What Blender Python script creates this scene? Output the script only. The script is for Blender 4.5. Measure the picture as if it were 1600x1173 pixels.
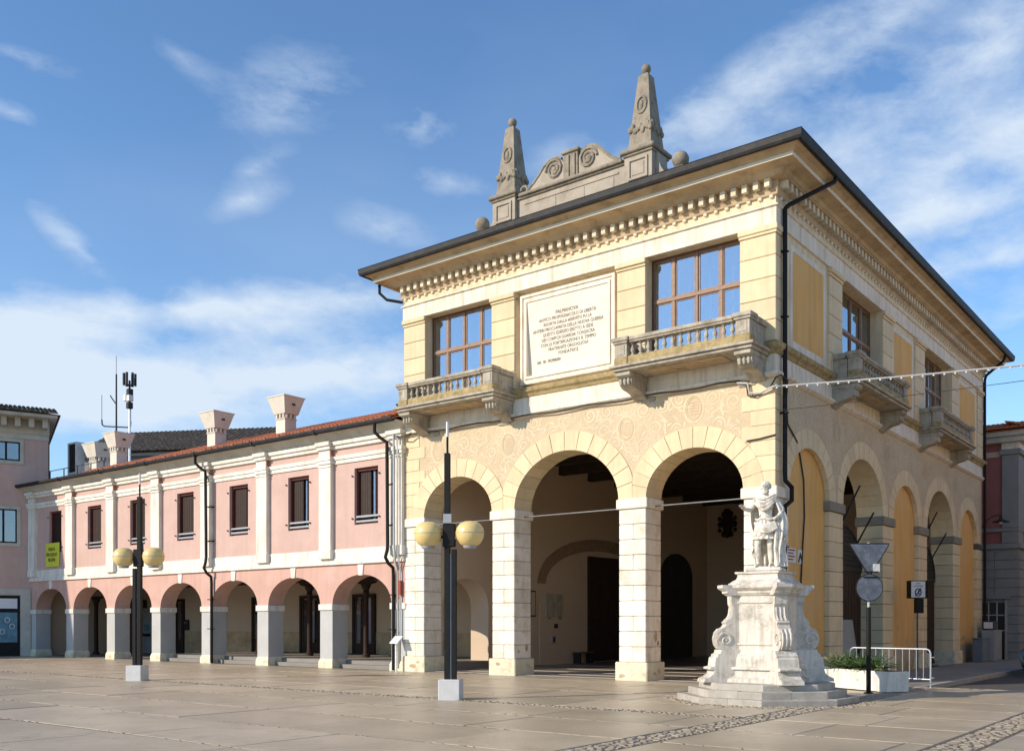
import bpy, bmesh, math, random
from mathutils import Vector, Matrix
random.seed(7)
R = math.radians
sc = bpy.context.scene
for o in list(bpy.data.objects): bpy.data.objects.remove(o)
COL = sc.collection

# ------------------------------------------------------------------ camera, sky, sun, exposure
TH = 2.230139                      # heading of the view (radians from +x)
FW = (math.cos(TH), math.sin(TH)); RT = (math.sin(TH), -math.cos(TH))
CAM = (9.8169, -24.029, 1.6)
cd = bpy.data.cameras.new('camera'); co = bpy.data.objects.new('camera', cd); COL.objects.link(co)
co.location = CAM; co.rotation_euler = (R(90), 0, TH - R(90))
cd.sensor_width = 36; cd.lens = 36 * 1516 / 1600; cd.shift_y = 0.2428
cd.clip_end = 6000; cd.clip_start = 0.1
sc.camera = co

SUN_EL, SUN_H = R(26.5), (-0.50, -0.866)         # the sun stands to the left, behind the photographer
sl = bpy.data.lights.new('sun', 'SUN'); so = bpy.data.objects.new('sun', sl); COL.objects.link(so)
sl.energy = 4.5; sl.angle = R(0.53); sl.color = (1.0, 0.885, 0.73)
sdir = Vector((SUN_H[0] * math.cos(SUN_EL), SUN_H[1] * math.cos(SUN_EL), math.sin(SUN_EL)))
so.rotation_euler = sdir.to_track_quat('Z', 'Y').to_euler()

w = bpy.data.worlds.new('World'); sc.world = w; w.use_nodes = True
N = w.node_tree.nodes; L = w.node_tree.links; N.clear()
def nd(t, **k):
    n = N.new(t)
    for a, b in k.items(): setattr(n, a, b)
    return n
sky = nd('ShaderNodeTexSky', sky_type='NISHITA'); sky.sun_disc = False
sky.sun_elevation = SUN_EL; sky.sun_rotation = math.atan2(SUN_H[0], SUN_H[1])
sky.air_density = 1.0; sky.dust_density = 0.08; sky.ozone_density = 2.2; sky.altitude = 30
tc = nd('ShaderNodeTexCoord')
def vm(op, a, b=None):
    n = nd('ShaderNodeVectorMath', operation=op)
    if hasattr(a, 'links'): L.new(a, n.inputs[0])
    else: n.inputs[0].default_value = a
    if b is not None:
        if hasattr(b, 'links'): L.new(b, n.inputs[1])
        else: n.inputs[1].default_value = b
    return n
def mt(op, a, b=None, clamp=False):
    n = nd('ShaderNodeMath', operation=op, use_clamp=clamp)
    for i, x in enumerate((a, b)):
        if x is None: continue
        if hasattr(x, 'links'): L.new(x, n.inputs[i])
        else: n.inputs[i].default_value = x
    return n.outputs[0]
def ray(px, py):
    l = (px - 800) / 1516; u = (975 - py) / 1516
    return Vector((FW[0] + l * RT[0], FW[1] + l * RT[1], u)).normalized()
D = tc.outputs['Generated']
sep = nd('ShaderNodeSeparateXYZ'); L.new(D, sep.inputs[0])
# warp the direction so that cloud edges fray
wn = nd('ShaderNodeTexNoise'); wn.inputs['Scale'].default_value = 5; wn.inputs['Detail'].default_value = 4; wn.inputs['Roughness'].default_value = .62
L.new(D, wn.inputs['Vector'])
off = vm('MULTIPLY', vm('SUBTRACT', wn.outputs['Color'], (.5, .5, .5)).outputs[0], (.045, .045, .03))
DW = vm('ADD', D, off.outputs[0]).outputs[0]
clouds = [  # direction, tilt, size along and across, strength: wisps and banks that drift over the square
    (455, 145, -25, .075, .036, .62), (660, 190, -12, .036, .019, .72), (395, 315, -25, .045, .013, .48), (405, 268, -30, .035, .012, .38), (290, 105, 20, .035, .014, .34),
    (700, 278, 10, .05, .013, .55), (30, 95, 3, .07, .010, .45), (15, 178, 0, .04, .011, .60), (605, 350, 8, .05, .022, .45),
    (115, 385, 48, .05, .016, .55), (330, 480, -9, .32, .024, .85), (-40, 500, 20, .18, .05, .6), (420, 585, -8, .32, .034, .85), (60, 600, 0, .36, .06, .62),
    (1210, 125, -28, .17, .030, .70), (1100, 175, -25, .09, .022, .6), (1500, 245, -18, .16, .030, .85), (1450, 335, -8, .17, .022, .95), (1380, 50, -30, .10, .02, .4),
    (1590, 490, -10, .10, .03, .55), (1750, 160, -25, .2, .05, .7), (880, 250, -10, .05, .025, .50), (1350, 190, -22, .20, .045, .5), (1560, 60, -25, .14, .03, .5), (1540, 400, -8, .14, .02, .6)]
fine = nd('ShaderNodeTexNoise'); fine.inputs['Scale'].default_value = 10; fine.inputs['Detail'].default_value = 7; fine.inputs['Roughness'].default_value = .62
mpn = nd('ShaderNodeMapping'); mpn.inputs['Rotation'].default_value = (0.0, R(20), TH); mpn.inputs['Scale'].default_value = (1.0, .7, 2.0)
L.new(DW, mpn.inputs['Vector']); L.new(mpn.outputs[0], fine.inputs['Vector'])
tot = None
for px, py, ang, sa, sb, k in clouds:
    k *= .72 if py < 380 else .95
    c = ray(px, py); right = Vector((c.y, -c.x, 0)).normalized(); up = right.cross(c)
    a = R(-ang); ax = right * math.cos(a) + up * math.sin(a); bx = up * math.cos(a) - right * math.sin(a)
    mp_ = nd('ShaderNodeMapping', vector_type='TEXTURE'); L.new(DW, mp_.inputs['Vector'])
    mp_.inputs['Location'].default_value = c; mp_.inputs['Rotation'].default_value = Matrix((ax, bx, -c)).transposed().to_euler(); mp_.inputs['Scale'].default_value = (sa * 1.8, sb * 1.8, .7)
    gr = nd('ShaderNodeTexGradient', gradient_type='QUADRATIC_SPHERE'); L.new(mp_.outputs[0], gr.inputs[0])
    g = mt('MULTIPLY', gr.outputs['Fac'], k * 1.5)
    tot = g if tot is None else mt('ADD', tot, g)
haze = mt('MULTIPLY', mt('POWER', mt('SUBTRACT', 1.0, mt('ABSOLUTE', sep.outputs['Z']), True), 7.0), .34)
cov = mt('MULTIPLY', tot, 2.2, True)
dens = mt('MULTIPLY', mt('SUBTRACT', mt('ADD', mt('MULTIPLY', tot, .85), mt('MULTIPLY', mt('SUBTRACT', fine.outputs['Fac'], .52), mt('MULTIPLY', cov, 2.3))), .10), .95, True)
veil = nd('ShaderNodeTexNoise'); veil.inputs['Scale'].default_value = 2.2; veil.inputs['Detail'].default_value = 4
L.new(mpn.outputs[0], veil.inputs['Vector'])
dens = mt('ADD', dens, mt('MULTIPLY', mt('SUBTRACT', veil.outputs['Fac'], .48, True), .42))
fac = mt('MINIMUM', mt('ADD', dens, haze), .93)
mixc = nd('ShaderNodeMix', data_type='RGBA'); L.new(fac, mixc.inputs[0])
tint = nd('ShaderNodeMix', data_type='RGBA', blend_type='MULTIPLY'); tint.inputs[0].default_value = 1
L.new(sky.outputs[0], tint.inputs[6]); tint.inputs[7].default_value = (.80, 1.0, 1.16, 1)
L.new(tint.outputs[2], mixc.inputs[6]); mixc.inputs[7].default_value = (4.3, 4.9, 5.6, 1)
bg = nd('ShaderNodeBackground'); bg.inputs[1].default_value = .157; L.new(mixc.outputs[2], bg.inputs[0])
ow = nd('ShaderNodeOutputWorld'); L.new(bg.outputs[0], ow.inputs[0])

w.cycles.sampling_method = 'MANUAL'; w.cycles.sample_map_resolution = 512
vs = sc.view_settings; vs.view_transform = 'Standard'; vs.look = 'None'; vs.gamma = 1; vs.exposure = 0.15; vs.use_curve_mapping = False
sc.render.engine = 'CYCLES'; sc.render.resolution_x = 1024; sc.render.resolution_y = 750
sc.cycles.max_bounces = 6; sc.cycles.diffuse_bounces = 4; sc.cycles.glossy_bounces = 3; sc.cycles.transparent_max_bounces = 8

# ------------------------------------------------------------------ materials
def lin(r, g, b): return tuple(((c / 255) / 12.92 if c <= 10 else ((c / 255 + .055) / 1.055) ** 2.4) for c in (r, g, b))
MATS = {}
def mat(name, col, rough=.85, var=.12, scale=1.3, bump=.25, bscale=22, stain=None, spec=.3, metal=0., rnd=0., rvar=0., streak=None):
    m = bpy.data.materials.new(name); m.use_nodes = True; MATS[name] = m
    t = m.node_tree; n_, l_ = t.nodes, t.links; b = n_['Principled BSDF']
    b.inputs['Roughness'].default_value = rough; b.inputs['Metallic'].default_value = metal; b.inputs['Specular IOR Level'].default_value = spec
    geo = n_.new('ShaderNodeNewGeometry')
    def noise(s, d=5, r=.6, vec=None):
        x = n_.new('ShaderNodeTexNoise'); x.inputs['Scale'].default_value = s; x.inputs['Detail'].default_value = d; x.inputs['Roughness'].default_value = r
        l_.new(vec or geo.outputs['Position'], x.inputs['Vector']); return x.outputs['Fac']
    def rgbmix(f, a, c):
        x = n_.new('ShaderNodeMix'); x.data_type = 'RGBA'
        l_.new(f, x.inputs[0])
        for s, v in ((6, a), (7, c)):
            if hasattr(v, 'links'): l_.new(v, x.inputs[s])
            else: x.inputs[s].default_value = (*v, 1)
        return x.outputs[2]
    def ramp(f, a, c):
        x = n_.new('ShaderNodeMapRange'); x.inputs[1].default_value = a; x.inputs[2].default_value = c; l_.new(f, x.inputs[0]); return x.outputs[0]
    def mul(f, k):
        x = n_.new('ShaderNodeMath'); x.operation = 'MULTIPLY'; l_.new(f, x.inputs[0])
        if hasattr(k, 'links'): l_.new(k, x.inputs[1])
        else: x.inputs[1].default_value = k
        return x.outputs[0]
    c = rgbmix(ramp(noise(scale, 5, .65), .3, .7), tuple(v * (1 - var) for v in col), tuple(min(1, v * (1 + var)) for v in col))
    if rnd:
        oi = n_.new('ShaderNodeObjectInfo')
        hv = n_.new('ShaderNodeHueSaturation'); mr = n_.new('ShaderNodeMapRange'); mr.inputs[3].default_value = 1 - rnd; mr.inputs[4].default_value = 1 + rnd
        l_.new(oi.outputs['Random'], mr.inputs[0]); l_.new(mr.outputs[0], hv.inputs['Value']); l_.new(c, hv.inputs['Color']); c = hv.outputs['Color']
    if streak:                                 # rain streaks: long thin vertical noise
        mp = n_.new('ShaderNodeMapping'); mp.inputs['Scale'].default_value = (3, 3, .25); l_.new(geo.outputs['Position'], mp.inputs['Vector'])
        c = rgbmix(mul(ramp(noise(streak[2], 4, .6, mp.outputs[0]), .46, .72), streak[1]), c, streak[0])
    if stain:
        c = rgbmix(mul(ramp(noise(stain[2], 6, .7), .5, .68), stain[1]), c, stain[0])
    l_.new(c, b.inputs['Base Color'])
    if rvar:
        x = n_.new('ShaderNodeMapRange'); x.inputs[3].default_value = rough - rvar; x.inputs[4].default_value = rough + rvar
        l_.new(noise(scale * 1.7, 4), x.inputs[0]); l_.new(x.outputs[0], b.inputs['Roughness'])
    if bump:
        bp = n_.new('ShaderNodeBump'); bp.inputs['Strength'].default_value = bump; bp.inputs['Distance'].default_value = .02
        l_.new(noise(bscale, 3, .7), bp.inputs['Height']); l_.new(bp.outputs[0], b.inputs['Normal'])
    m['tools'] = 0
    return m
mat('white_stone', (.82, .745, .625), .8, .10, 1.2, .35, 22, ((.50, .39, .26), .55, 2.0), rnd=.09, streak=((.5, .38, .25), .3, 1.5))
mat('pier_plinth', (.74, .66, .48), .9, .15, 2.0, .8, 18, ((.36, .27, .17), .6, 3.0), rnd=.05)
mat('cream', (.745, .605, .385), .85, .08, 1.0, .3, 26, ((.60, .44, .25), .35, 1.6), rnd=.07, streak=((.52, .38, .22), .3, 1.8))
mat('cream_plain', (.76, .635, .435), .85, .07, .8, .2, 30, ((.58, .42, .22), .4, 1.5), streak=((.42, .30, .17), .5, 1.8))
mat('architrave', (.80, .725, .60), .85, .08, .8, .25, 30, ((.58, .44, .28), .45, 1.4), streak=((.42, .31, .2), .5, 2.0))
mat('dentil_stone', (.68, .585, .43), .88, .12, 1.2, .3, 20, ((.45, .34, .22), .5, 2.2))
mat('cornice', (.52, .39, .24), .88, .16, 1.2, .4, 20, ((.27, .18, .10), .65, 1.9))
mat('corona', (.76, .68, .53), .85, .08, 1.0, .2, 20)
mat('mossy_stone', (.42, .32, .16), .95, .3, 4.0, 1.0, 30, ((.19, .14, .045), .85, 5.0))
mat('grey_stone', (.46, .405, .32), .9, .18, 2.4, .6, 24, ((.19, .16, .12), .7, 3.0), streak=((.2, .17, .12), .5, 2.2))
mat('old_stone', (.31, .265, .20), .95, .22, 3.0, 1.0, 20, ((.12, .11, .09), .7, 3.4))
mat('attic_panel', (.41, .355, .28), .92, .14, 2.0, .5, 26, ((.25, .2, .15), .5, 2.4))
mat('impost_grey', (.27, .24, .19), .9, .15, 2.0, .4, 24)
mat('ochre', (.80, .455, .145), .9, .08, .7, .2, 30, ((.66, .46, .24), .6, .7), streak=((.5, .34, .17), .5, 1.3))
mat('infill_base', (.50, .38, .24), .95, .2, 1.6, .8, 14, ((.3, .22, .14), .6, 2.2))
mat('inscription', (.80, .72, .58), .8, .05, 1.2, .12, 30, ((.76, .58, .45), .45, 1.1))
mat('letters', (.15, .125, .105), .7, .1, 3, 0)
mat('pink', (.57, .39, .33), .9, .07, .8, .25, 30, ((.67, .48, .42), .5, .6), streak=((.5, .31, .24), .4, 1.6))
mat('pink_deep', (.59, .365, .295), .9, .08, .8, .25, 30, ((.66, .46, .40), .5, .5), streak=((.46, .28, .22), .5, 1.6))
mat('wing_white', (.79, .745, .655), .88, .07, .9, .22, 26, ((.55, .46, .36), .4, 1.4), streak=((.42, .34, .27), .55, 2.0))
mat('pier_grey', (.47, .465, .445), .9, .07, .9, .2, 26, ((.42, .38, .33), .4, 1.1))
mat('brick_patch', (.40, .19, .11), .95, .25, 8, .6, 30)
mat('eave_grey', (.52, .49, .42), .9, .1, 1.2, .2, 20, ((.35, .31, .25), .5, 1.4))
mat('hall_wall', (.60, .47, .35), .95, .07, .5, .2, 20, ((.45, .36, .27), .35, .5))
mat('hall_brick', (.30, .20, .13), .95, .3, 9, .8, 22)
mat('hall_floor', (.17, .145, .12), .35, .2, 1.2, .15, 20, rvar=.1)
mat('floor_band', (.52, .45, .36), .45, .1, 1.2, .15, 20)
mat('beam', (.045, .032, .022), .8, .25, 4, .4, 30)
mat('dark_wood', (.036, .018, .012), .6, .25, 5, .3, 40)
mat('red_wood', (.12, .030, .022), .55, .2, 6, .2, 40)
mat('sash_wood', (.27, .165, .11), .5, .18, 7, .2, 60)
mat('window_wood', (.15, .07, .038), .5, .18, 7, .2, 60)
mat('curtain', (.74, .74, .74), .9, .04, 2, 0)
mat('room_dark', (.05, .045, .04), .95, .2, 1, 0)
mat('metal_dark', (.014, .013, .012), .6, .25, 6, .1, 40, spec=.2)
mat('sign_back', (.105, .12, .15), .6, .25, 5, .05, 40, ((.24, .26, .30), .5, 7), spec=.3)
mat('rod', (.20, .20, .20), .5, .2, 8, .1, 40, metal=.3)
mat('gutter', (.022, .022, .023), .6, .3, 5, .15, 30, ((.06, .05, .04), .5, 3), spec=.25)
mat('iron', (.022, .021, .021), .55, .2, 5, .15, 40)
mat('galv', (.62, .63, .64), .38, .12, 9, .1, 50, metal=.75, spec=.5)
mat('steel_grey', (.36, .37, .39), .5, .14, 6, .1, 40, ((.22, .23, .25), .5, 6), metal=.2)
mat('concrete', (.60, .59, .58), .85, .08, 4, .3, 40)
mat('planter', (.74, .71, .62), .8, .08, 2, .3, 40, ((.5, .44, .34), .5, 3), streak=((.4, .35, .27), .5, 4.0))
mat('amber', (.94, .70, .29), .25, .05, 3, 0, spec=.5)
_b = MATS['amber'].node_tree.nodes['Principled BSDF']; _b.inputs['Transmission Weight'].default_value = .2; _b.inputs['Roughness'].default_value = .3
mat('slab', (.475, .385, .265), .38, .20, .8, .3, 18, ((.27, .22, .155), .65, 1.6), rnd=.12, rvar=.10, spec=.27)
mat('joint', (.13, .11, .085), .9, .3, 8, .6, 30)
mat('cobble', (.33, .27, .195), .75, .35, 6, .5, 30)
mat('asphalt', (.085, .08, .075), .85, .2, 1.5, .4, 60)
mat('sidewalk', (.25, .225, .195), .7, .14, .8, .3, 25)
mat('kerb', (.36, .33, .29), .8, .12, 2, .3, 25)
mat('earth', (.16, .14, .11), .95, .2, .3, .2, 10)
mat('tile_red', (.40, .135, .07), .9, .38, 7, .5, 30, ((.16, .075, .05), .6, 4))
mat('tile_dark', (.10, .08, .065), .92, .45, 7, .5, 30, ((.40, .35, .28), .5, 5))
mat('tile_orange', (.50, .16, .075), .9, .35, 7, .5, 30)
mat('statue', (.79, .735, .64), .8, .14, 6, .6, 34, ((.27, .22, .15), .7, 7), streak=((.3, .25, .18), .6, 5.0))
mat('marble', (.66, .605, .52), .8, .12, 2.0, .5, 24, ((.28, .235, .18), .7, 3.2), rnd=.05, streak=((.3, .25, .19), .55, 3.5))
mat('step_stone', (.42, .38, .32), .85, .16, 2.4, .5, 22, ((.28, .25, .22), .5, 3), rnd=.06)
mat('chimney', (.70, .645, .54), .9, .08, 2, .25, 26, ((.5, .42, .33), .35, 2.4))
mat('scroll_light', (.67, .56, .39), .9, .12, 2.0, .2, 24, ((.63, .50, .33), .9, 1.8))
mat('scroll_dark', (.55, .42, .265), .9, .12, 2.0, .2, 24, ((.62, .49, .32), .85, 1.8))
mat('peach', (.82, .60, .36), .9, .08, .8, .2, 30)
mat('maroon', (.33, .12, .105), .9, .1, .8, .2, 26)
mat('rb_grey', (.26, .25, .235), .92, .12, 1.2, .4, 18)
mat('far_grey', (.32, .31, .29), .92, .12, .8, .2, 16)
mat('brick_dark', (.13, .10, .085), .95, .4, 6, .8, 18)
mat('cabinet_blue', (.14, .165, .20), .6, .1, 3, .1, 40)
mat('cabinet_grey', (.30, .31, .31), .6, .1, 3, .1, 40)
mat('leaf', (.065, .11, .035), .55, .35, 12, .1, 40)
mat('leaf_pale', (.20, .22, .10), .6, .3, 12, .1, 40)
mat('soil', (.07, .05, .035), .95, .3, 10, .6, 40)
mat('yellow_cloth', (.68, .66, .06), .8, .08, 3, .15, 30)
mat('sign_white', (.72, .72, .70), .6, .05, 3, 0)
mat('navy', (.02, .02, .07), .6, .05, 3, 0)
mat('rust_red', (.30, .07, .04), .8, .2, 4, .1, 40)
mat('car_black', (.012, .012, .014), .15, .1, 3, 0, spec=.6)
mat('rubber', (.02, .02, .02), .9, .1, 5, .2, 40)
mat('bird', (.06, .06, .065), .8, .2, 20, .1, 60)
mat('cable', (.05, .045, .04), .7, .2, 10, 0)
mat('cable_pale', (.55, .53, .50), .6, .1, 10, 0)
mat('screen', (.10, .22, .30), .3, .3, 3, 0)

def glassmat(name, refl, tint, rough=.02):
    m = bpy.data.materials.new(name); m.use_nodes = True; MATS[name] = m
    t = m.node_tree; t.nodes.clear()
    g = t.nodes.new('ShaderNodeBsdfGlossy'); g.inputs['Roughness'].default_value = rough; g.inputs['Color'].default_value = (.95, .97, 1, 1)
    tr = t.nodes.new('ShaderNodeBsdfTransparent'); tr.inputs['Color'].default_value = (*tint, 1)
    mx = t.nodes.new('ShaderNodeMixShader'); mx.inputs[0].default_value = refl
    geo = t.nodes.new('ShaderNodeNewGeometry'); nz = t.nodes.new('ShaderNodeTexNoise'); nz.inputs['Scale'].default_value = .9
    t.links.new(geo.outputs['Position'], nz.inputs['Vector'])
    bp = t.nodes.new('ShaderNodeBump'); bp.inputs['Strength'].default_value = .05; t.links.new(nz.outputs['Fac'], bp.inputs['Height']); t.links.new(bp.outputs[0], g.inputs['Normal'])
    o = t.nodes.new('ShaderNodeOutputMaterial')
    t.links.new(tr.outputs[0], mx.inputs[1]); t.links.new(g.outputs[0], mx.inputs[2]); t.links.new(mx.outputs[0], o.inputs[0])
glassmat('glass', .40, (.6, .66, .72))
glassmat('glass_dim', .28, (.5, .55, .6))

def sgraffito():
    m = mat('sgraffito', (.60, .475, .315), .9, .10, .8, .25, 24, ((.58, .43, .26), .55, 1.1), streak=((.5, .37, .22), .4, 1.5))
    t = m.node_tree; n_, l_ = t.nodes, t.links; b = n_['Principled BSDF']
    geo = n_.new('ShaderNodeNewGeometry')
    nz = n_.new('ShaderNodeTexNoise'); nz.inputs['Scale'].default_value = 1.7; nz.inputs['Detail'].default_value = 3; l_.new(geo.outputs['Position'], nz.inputs['Vector'])
    a1 = n_.new('ShaderNodeVectorMath'); a1.operation = 'MULTIPLY_ADD'; l_.new(nz.outputs['Color'], a1.inputs[0]); a1.inputs[1].default_value = (.55, .55, .55); l_.new(geo.outputs['Position'], a1.inputs[2])
    vo = n_.new('ShaderNodeTexVoronoi'); vo.inputs['Scale'].default_value = 2.3; l_.new(a1.outputs[0], vo.inputs['Vector'])
    def m_(op, a, c=None):
        x = n_.new('ShaderNodeMath'); x.operation = op
        for i, v in enumerate((a, c)):
            if v is None: continue
            if hasattr(v, 'links'): l_.new(v, x.inputs[i])
            else: x.inputs[i].default_value = v
        return x.outputs[0]
    s1 = m_('SINE', m_('MULTIPLY', vo.outputs['Distance'], 30.0))
    n2 = n_.new('ShaderNodeTexNoise'); n2.inputs['Scale'].default_value = 4.5; n2.inputs['Detail'].default_value = 2; n2.inputs['Distortion'].default_value = 2.5; l_.new(geo.outputs['Position'], n2.inputs['Vector'])
    s2 = m_('SINE', m_('MULTIPLY', n2.outputs['Fac'], 60.0))
    tot = m_('ADD', m_('MULTIPLY', s1, .75), m_('MULTIPLY', s2, .35))
    mr = n_.new('ShaderNodeMapRange'); mr.inputs[1].default_value = -.1; mr.inputs[2].default_value = .5; l_.new(tot, mr.inputs[0])
    wear = n_.new('ShaderNodeTexNoise'); wear.inputs['Scale'].default_value = .8; wear.inputs['Detail'].default_value = 6; l_.new(geo.outputs['Position'], wear.inputs['Vector'])
    f = m_('MULTIPLY', m_('MULTIPLY', mr.outputs[0], .28), m_('SUBTRACT', m_('MULTIPLY', wear.outputs['Fac'], 2.4), .5))
    old = b.inputs['Base Color'].links[0].from_socket
    mx = n_.new('ShaderNodeMix'); mx.data_type = 'RGBA'; mx.clamp_factor = True; l_.new(f, mx.inputs[0]); l_.new(old, mx.inputs[6]); mx.inputs[7].default_value = (.70, .585, .40, 1)
    l_.new(mx.outputs[2], b.inputs['Base Color'])
sgraffito()

# ------------------------------------------------------------------ mesh helpers
ORG = {}
class MB:
    """collects shapes; a map turns (along the wall, out of the wall, up) into world space"""
    def __init__(s, m=None): s.v = []; s.f = []; s.m = m or (lambda x, y, z: (x, y, z))
    def add(s, vs, fs):
        k = len(s.v); s.v += [s.m(*p) for p in vs]; s.f += [tuple(i + k for i in f) for f in fs]; return s
    def box(s, x0, x1, y0, y1, z0, z1, c=0.):
        if x0 > x1: x0, x1 = x1, x0
        if y0 > y1: y0, y1 = y1, y0
        if z0 > z1: z0, z1 = z1, z0
        if not c:
            return s.add([(x, y, z) for x in (x0, x1) for y in (y0, y1) for z in (z0, z1)],
                         [(0, 1, 3, 2), (4, 6, 7, 5), (0, 4, 5, 1), (2, 3, 7, 6), (0, 2, 6, 4), (1, 5, 7, 3)])
        v = []; ix = {}
        for i in (0, 1):
            for j in (0, 1):
                for k in (0, 1):
                    X, Y, Z = (x0, x1)[i], (y0, y1)[j], (z0, z1)[k]
                    x, y, z = X + c * (1 - 2 * i), Y + c * (1 - 2 * j), Z + c * (1 - 2 * k)
                    for a, p in enumerate(((X, y, z), (x, Y, z), (x, y, Z))): ix[(a, i, j, k)] = len(v); v.append(p)
        f = []
        q = ((0, 0), (0, 1), (1, 1), (1, 0))
        for e in (0, 1):
            f.append([ix[(0, e, a, b)] for a, b in q]); f.append([ix[(1, a, e, b)] for a, b in q]); f.append([ix[(2, a, b, e)] for a, b in q])
        for a, b in q:
            f.append([ix[(1, 0, a, b)], ix[(1, 1, a, b)], ix[(2, 1, a, b)], ix[(2, 0, a, b)]])
            f.append([ix[(0, a, 0, b)], ix[(0, a, 1, b)], ix[(2, a, 1, b)], ix[(2, a, 0, b)]])
            f.append([ix[(0, a, b, 0)], ix[(0, a, b, 1)], ix[(1, a, b, 1)], ix[(1, a, b, 0)]])
        for i in (0, 1):
            for j in (0, 1):
                for k in (0, 1): f.append([ix[(a, i, j, k)] for a in range(3)])
        return s.add(v, f)
    def prism(s, poly, fa, fb):
        n = len(poly)
        return s.add([fa(*p) for p in poly] + [fb(*p) for p in poly],
                     [tuple(range(n)), tuple(range(2 * n - 1, n - 1, -1))] + [(i, (i + 1) % n, n + (i + 1) % n, n + i) for i in range(n)])
    def lathe(s, prof, c=(0, 0, 0), n=12, sx=1., sy=1., cap=True):
        v = []; f = []
        for r, z in prof:
            for k in range(n):
                a = 2 * math.pi * k / n; v.append((c[0] + r * sx * math.cos(a), c[1] + r * sy * math.sin(a), c[2] + z))
        for i in range(len(prof) - 1):
            for k in range(n): f.append((i * n + k, i * n + (k + 1) % n, (i + 1) * n + (k + 1) % n, (i + 1) * n + k))
        if cap: f.append(tuple(range(n))[::-1]); f.append(tuple((len(prof) - 1) * n + k for k in range(n)))
        return s.add(v, f)
    def tube(s, path, r, n=6, closed=False):
        P = [Vector(p) for p in path]; v = []; f = []; m = len(P); nrm = None
        for i, p in enumerate(P):
            t = (P[(i + 1) % m] - P[i - 1]) if closed else (P[min(i + 1, m - 1)] - P[max(i - 1, 0)])
            t.normalize()
            if nrm is None: nrm = t.orthogonal().normalized()
            nrm = (nrm - t * nrm.dot(t)); nrm = nrm.normalized() if nrm.length > 1e-6 else t.orthogonal().normalized()
            b = t.cross(nrm); rr = r[i] if isinstance(r, (list, tuple)) else r
            for k in range(n):
                a = 2 * math.pi * k / n; v.append(tuple(p + nrm * (rr * math.cos(a)) + b * (rr * math.sin(a))))
        for i in range(m if closed else m - 1):
            j = (i + 1) % m
            for k in range(n): f.append((i * n + k, i * n + (k + 1) % n, j * n + (k + 1) % n, j * n + k))
        if not closed: f.append(tuple(range(n))[::-1]); f.append(tuple((m - 1) * n + k for k in range(n)))
        return s.add(v, f)
    def ball(s, c, r, n=12, m=8, sx=1, sy=1, sz=1):
        return s.lathe([(max(r * math.sin(math.pi * i / m), .001), -r * sz * math.cos(math.pi * i / m)) for i in range(m + 1)], c, n, sx, sy)
    def mesh(s, name, mt_, smooth=False, org=(0, 0, 0)):
        me = bpy.data.meshes.new(name)
        me.from_pydata([(a - org[0], b - org[1], c - org[2]) for a, b, c in s.v], [], s.f)
        bm = bmesh.new(); bm.from_mesh(me); bmesh.ops.recalc_face_normals(bm, faces=bm.faces); bm.to_mesh(me); bm.free()
        me.materials.append(MATS[mt_])
        if smooth:
            for p in me.polygons: p.use_smooth = True
            try: me.set_sharp_from_angle(angle=R(38))
            except Exception: pass
        return me
    def build(s, name, mt_, parent=None, smooth=False, loc=None):
        org = ORG[parent.name] if parent else Vector(loc or (0, 0, 0))
        ob = bpy.data.objects.new(name, s.mesh(name, mt_, smooth, org)); COL.objects.link(ob)
        ORG[ob.name] = Vector(org)
        if parent: ob.parent = parent
        else: ob.location = org
        return ob
def tag(o, label=None, cat=None, group=None, kind=None):
    for k, v in (('label', label), ('category', cat), ('group', group), ('kind', kind)):
        if v: o[k] = v
    return o
def thing(name, label, cat, loc=(0, 0, 0), group=None):
    o = bpy.data.objects.new(name, None); COL.objects.link(o); o.location = loc; o.empty_display_size = .3
    ORG[o.name] = Vector(loc); return tag(o, label, cat, group)
def inst(name, me, parent, at, rz=0., sc_=None):
    o = bpy.data.objects.new(name, me); COL.objects.link(o); o.location = Vector(at) - (ORG[parent.name] if parent else Vector((0, 0, 0)))
    o.rotation_euler = (0, 0, rz)
    if sc_: o.scale = sc_
    if parent: o.parent = parent
    ORG[o.name] = Vector(at); return o
def stuff(o, label=None, cat=None): o['kind'] = 'stuff'; return tag(o, label, cat)
def text(s, parent, mt_, size, place, name='lettering', align='CENTER', ext=.004, width=1.):
    """place = (origin, right vector, up vector); flat lettering standing a few mm proud"""
    cu = bpy.data.curves.new(name, 'FONT'); cu.body = s; cu.size = size; cu.align_x = align; cu.extrude = ext; cu.resolution_u = 2
    tmp = bpy.data.objects.new('tmp', cu); COL.objects.link(tmp); dg = bpy.context.evaluated_depsgraph_get(); dg.update()
    me = bpy.data.meshes.new_from_object(tmp.evaluated_get(dg)); bpy.data.objects.remove(tmp)
    o_, r_, u_ = (Vector(x) for x in place); n_ = r_.cross(u_)
    org = ORG[parent.name] if parent else Vector((0, 0, 0))
    for v in me.vertices: v.co = o_ + r_ * (v.co.x * width) + u_ * v.co.y + n_ * v.co.z - org
    me.materials.clear(); me.materials.append(MATS[mt_])
    ob = bpy.data.objects.new(name, me); COL.objects.link(ob); ob.parent = parent; ORG[ob.name] = org
    return ob
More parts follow.
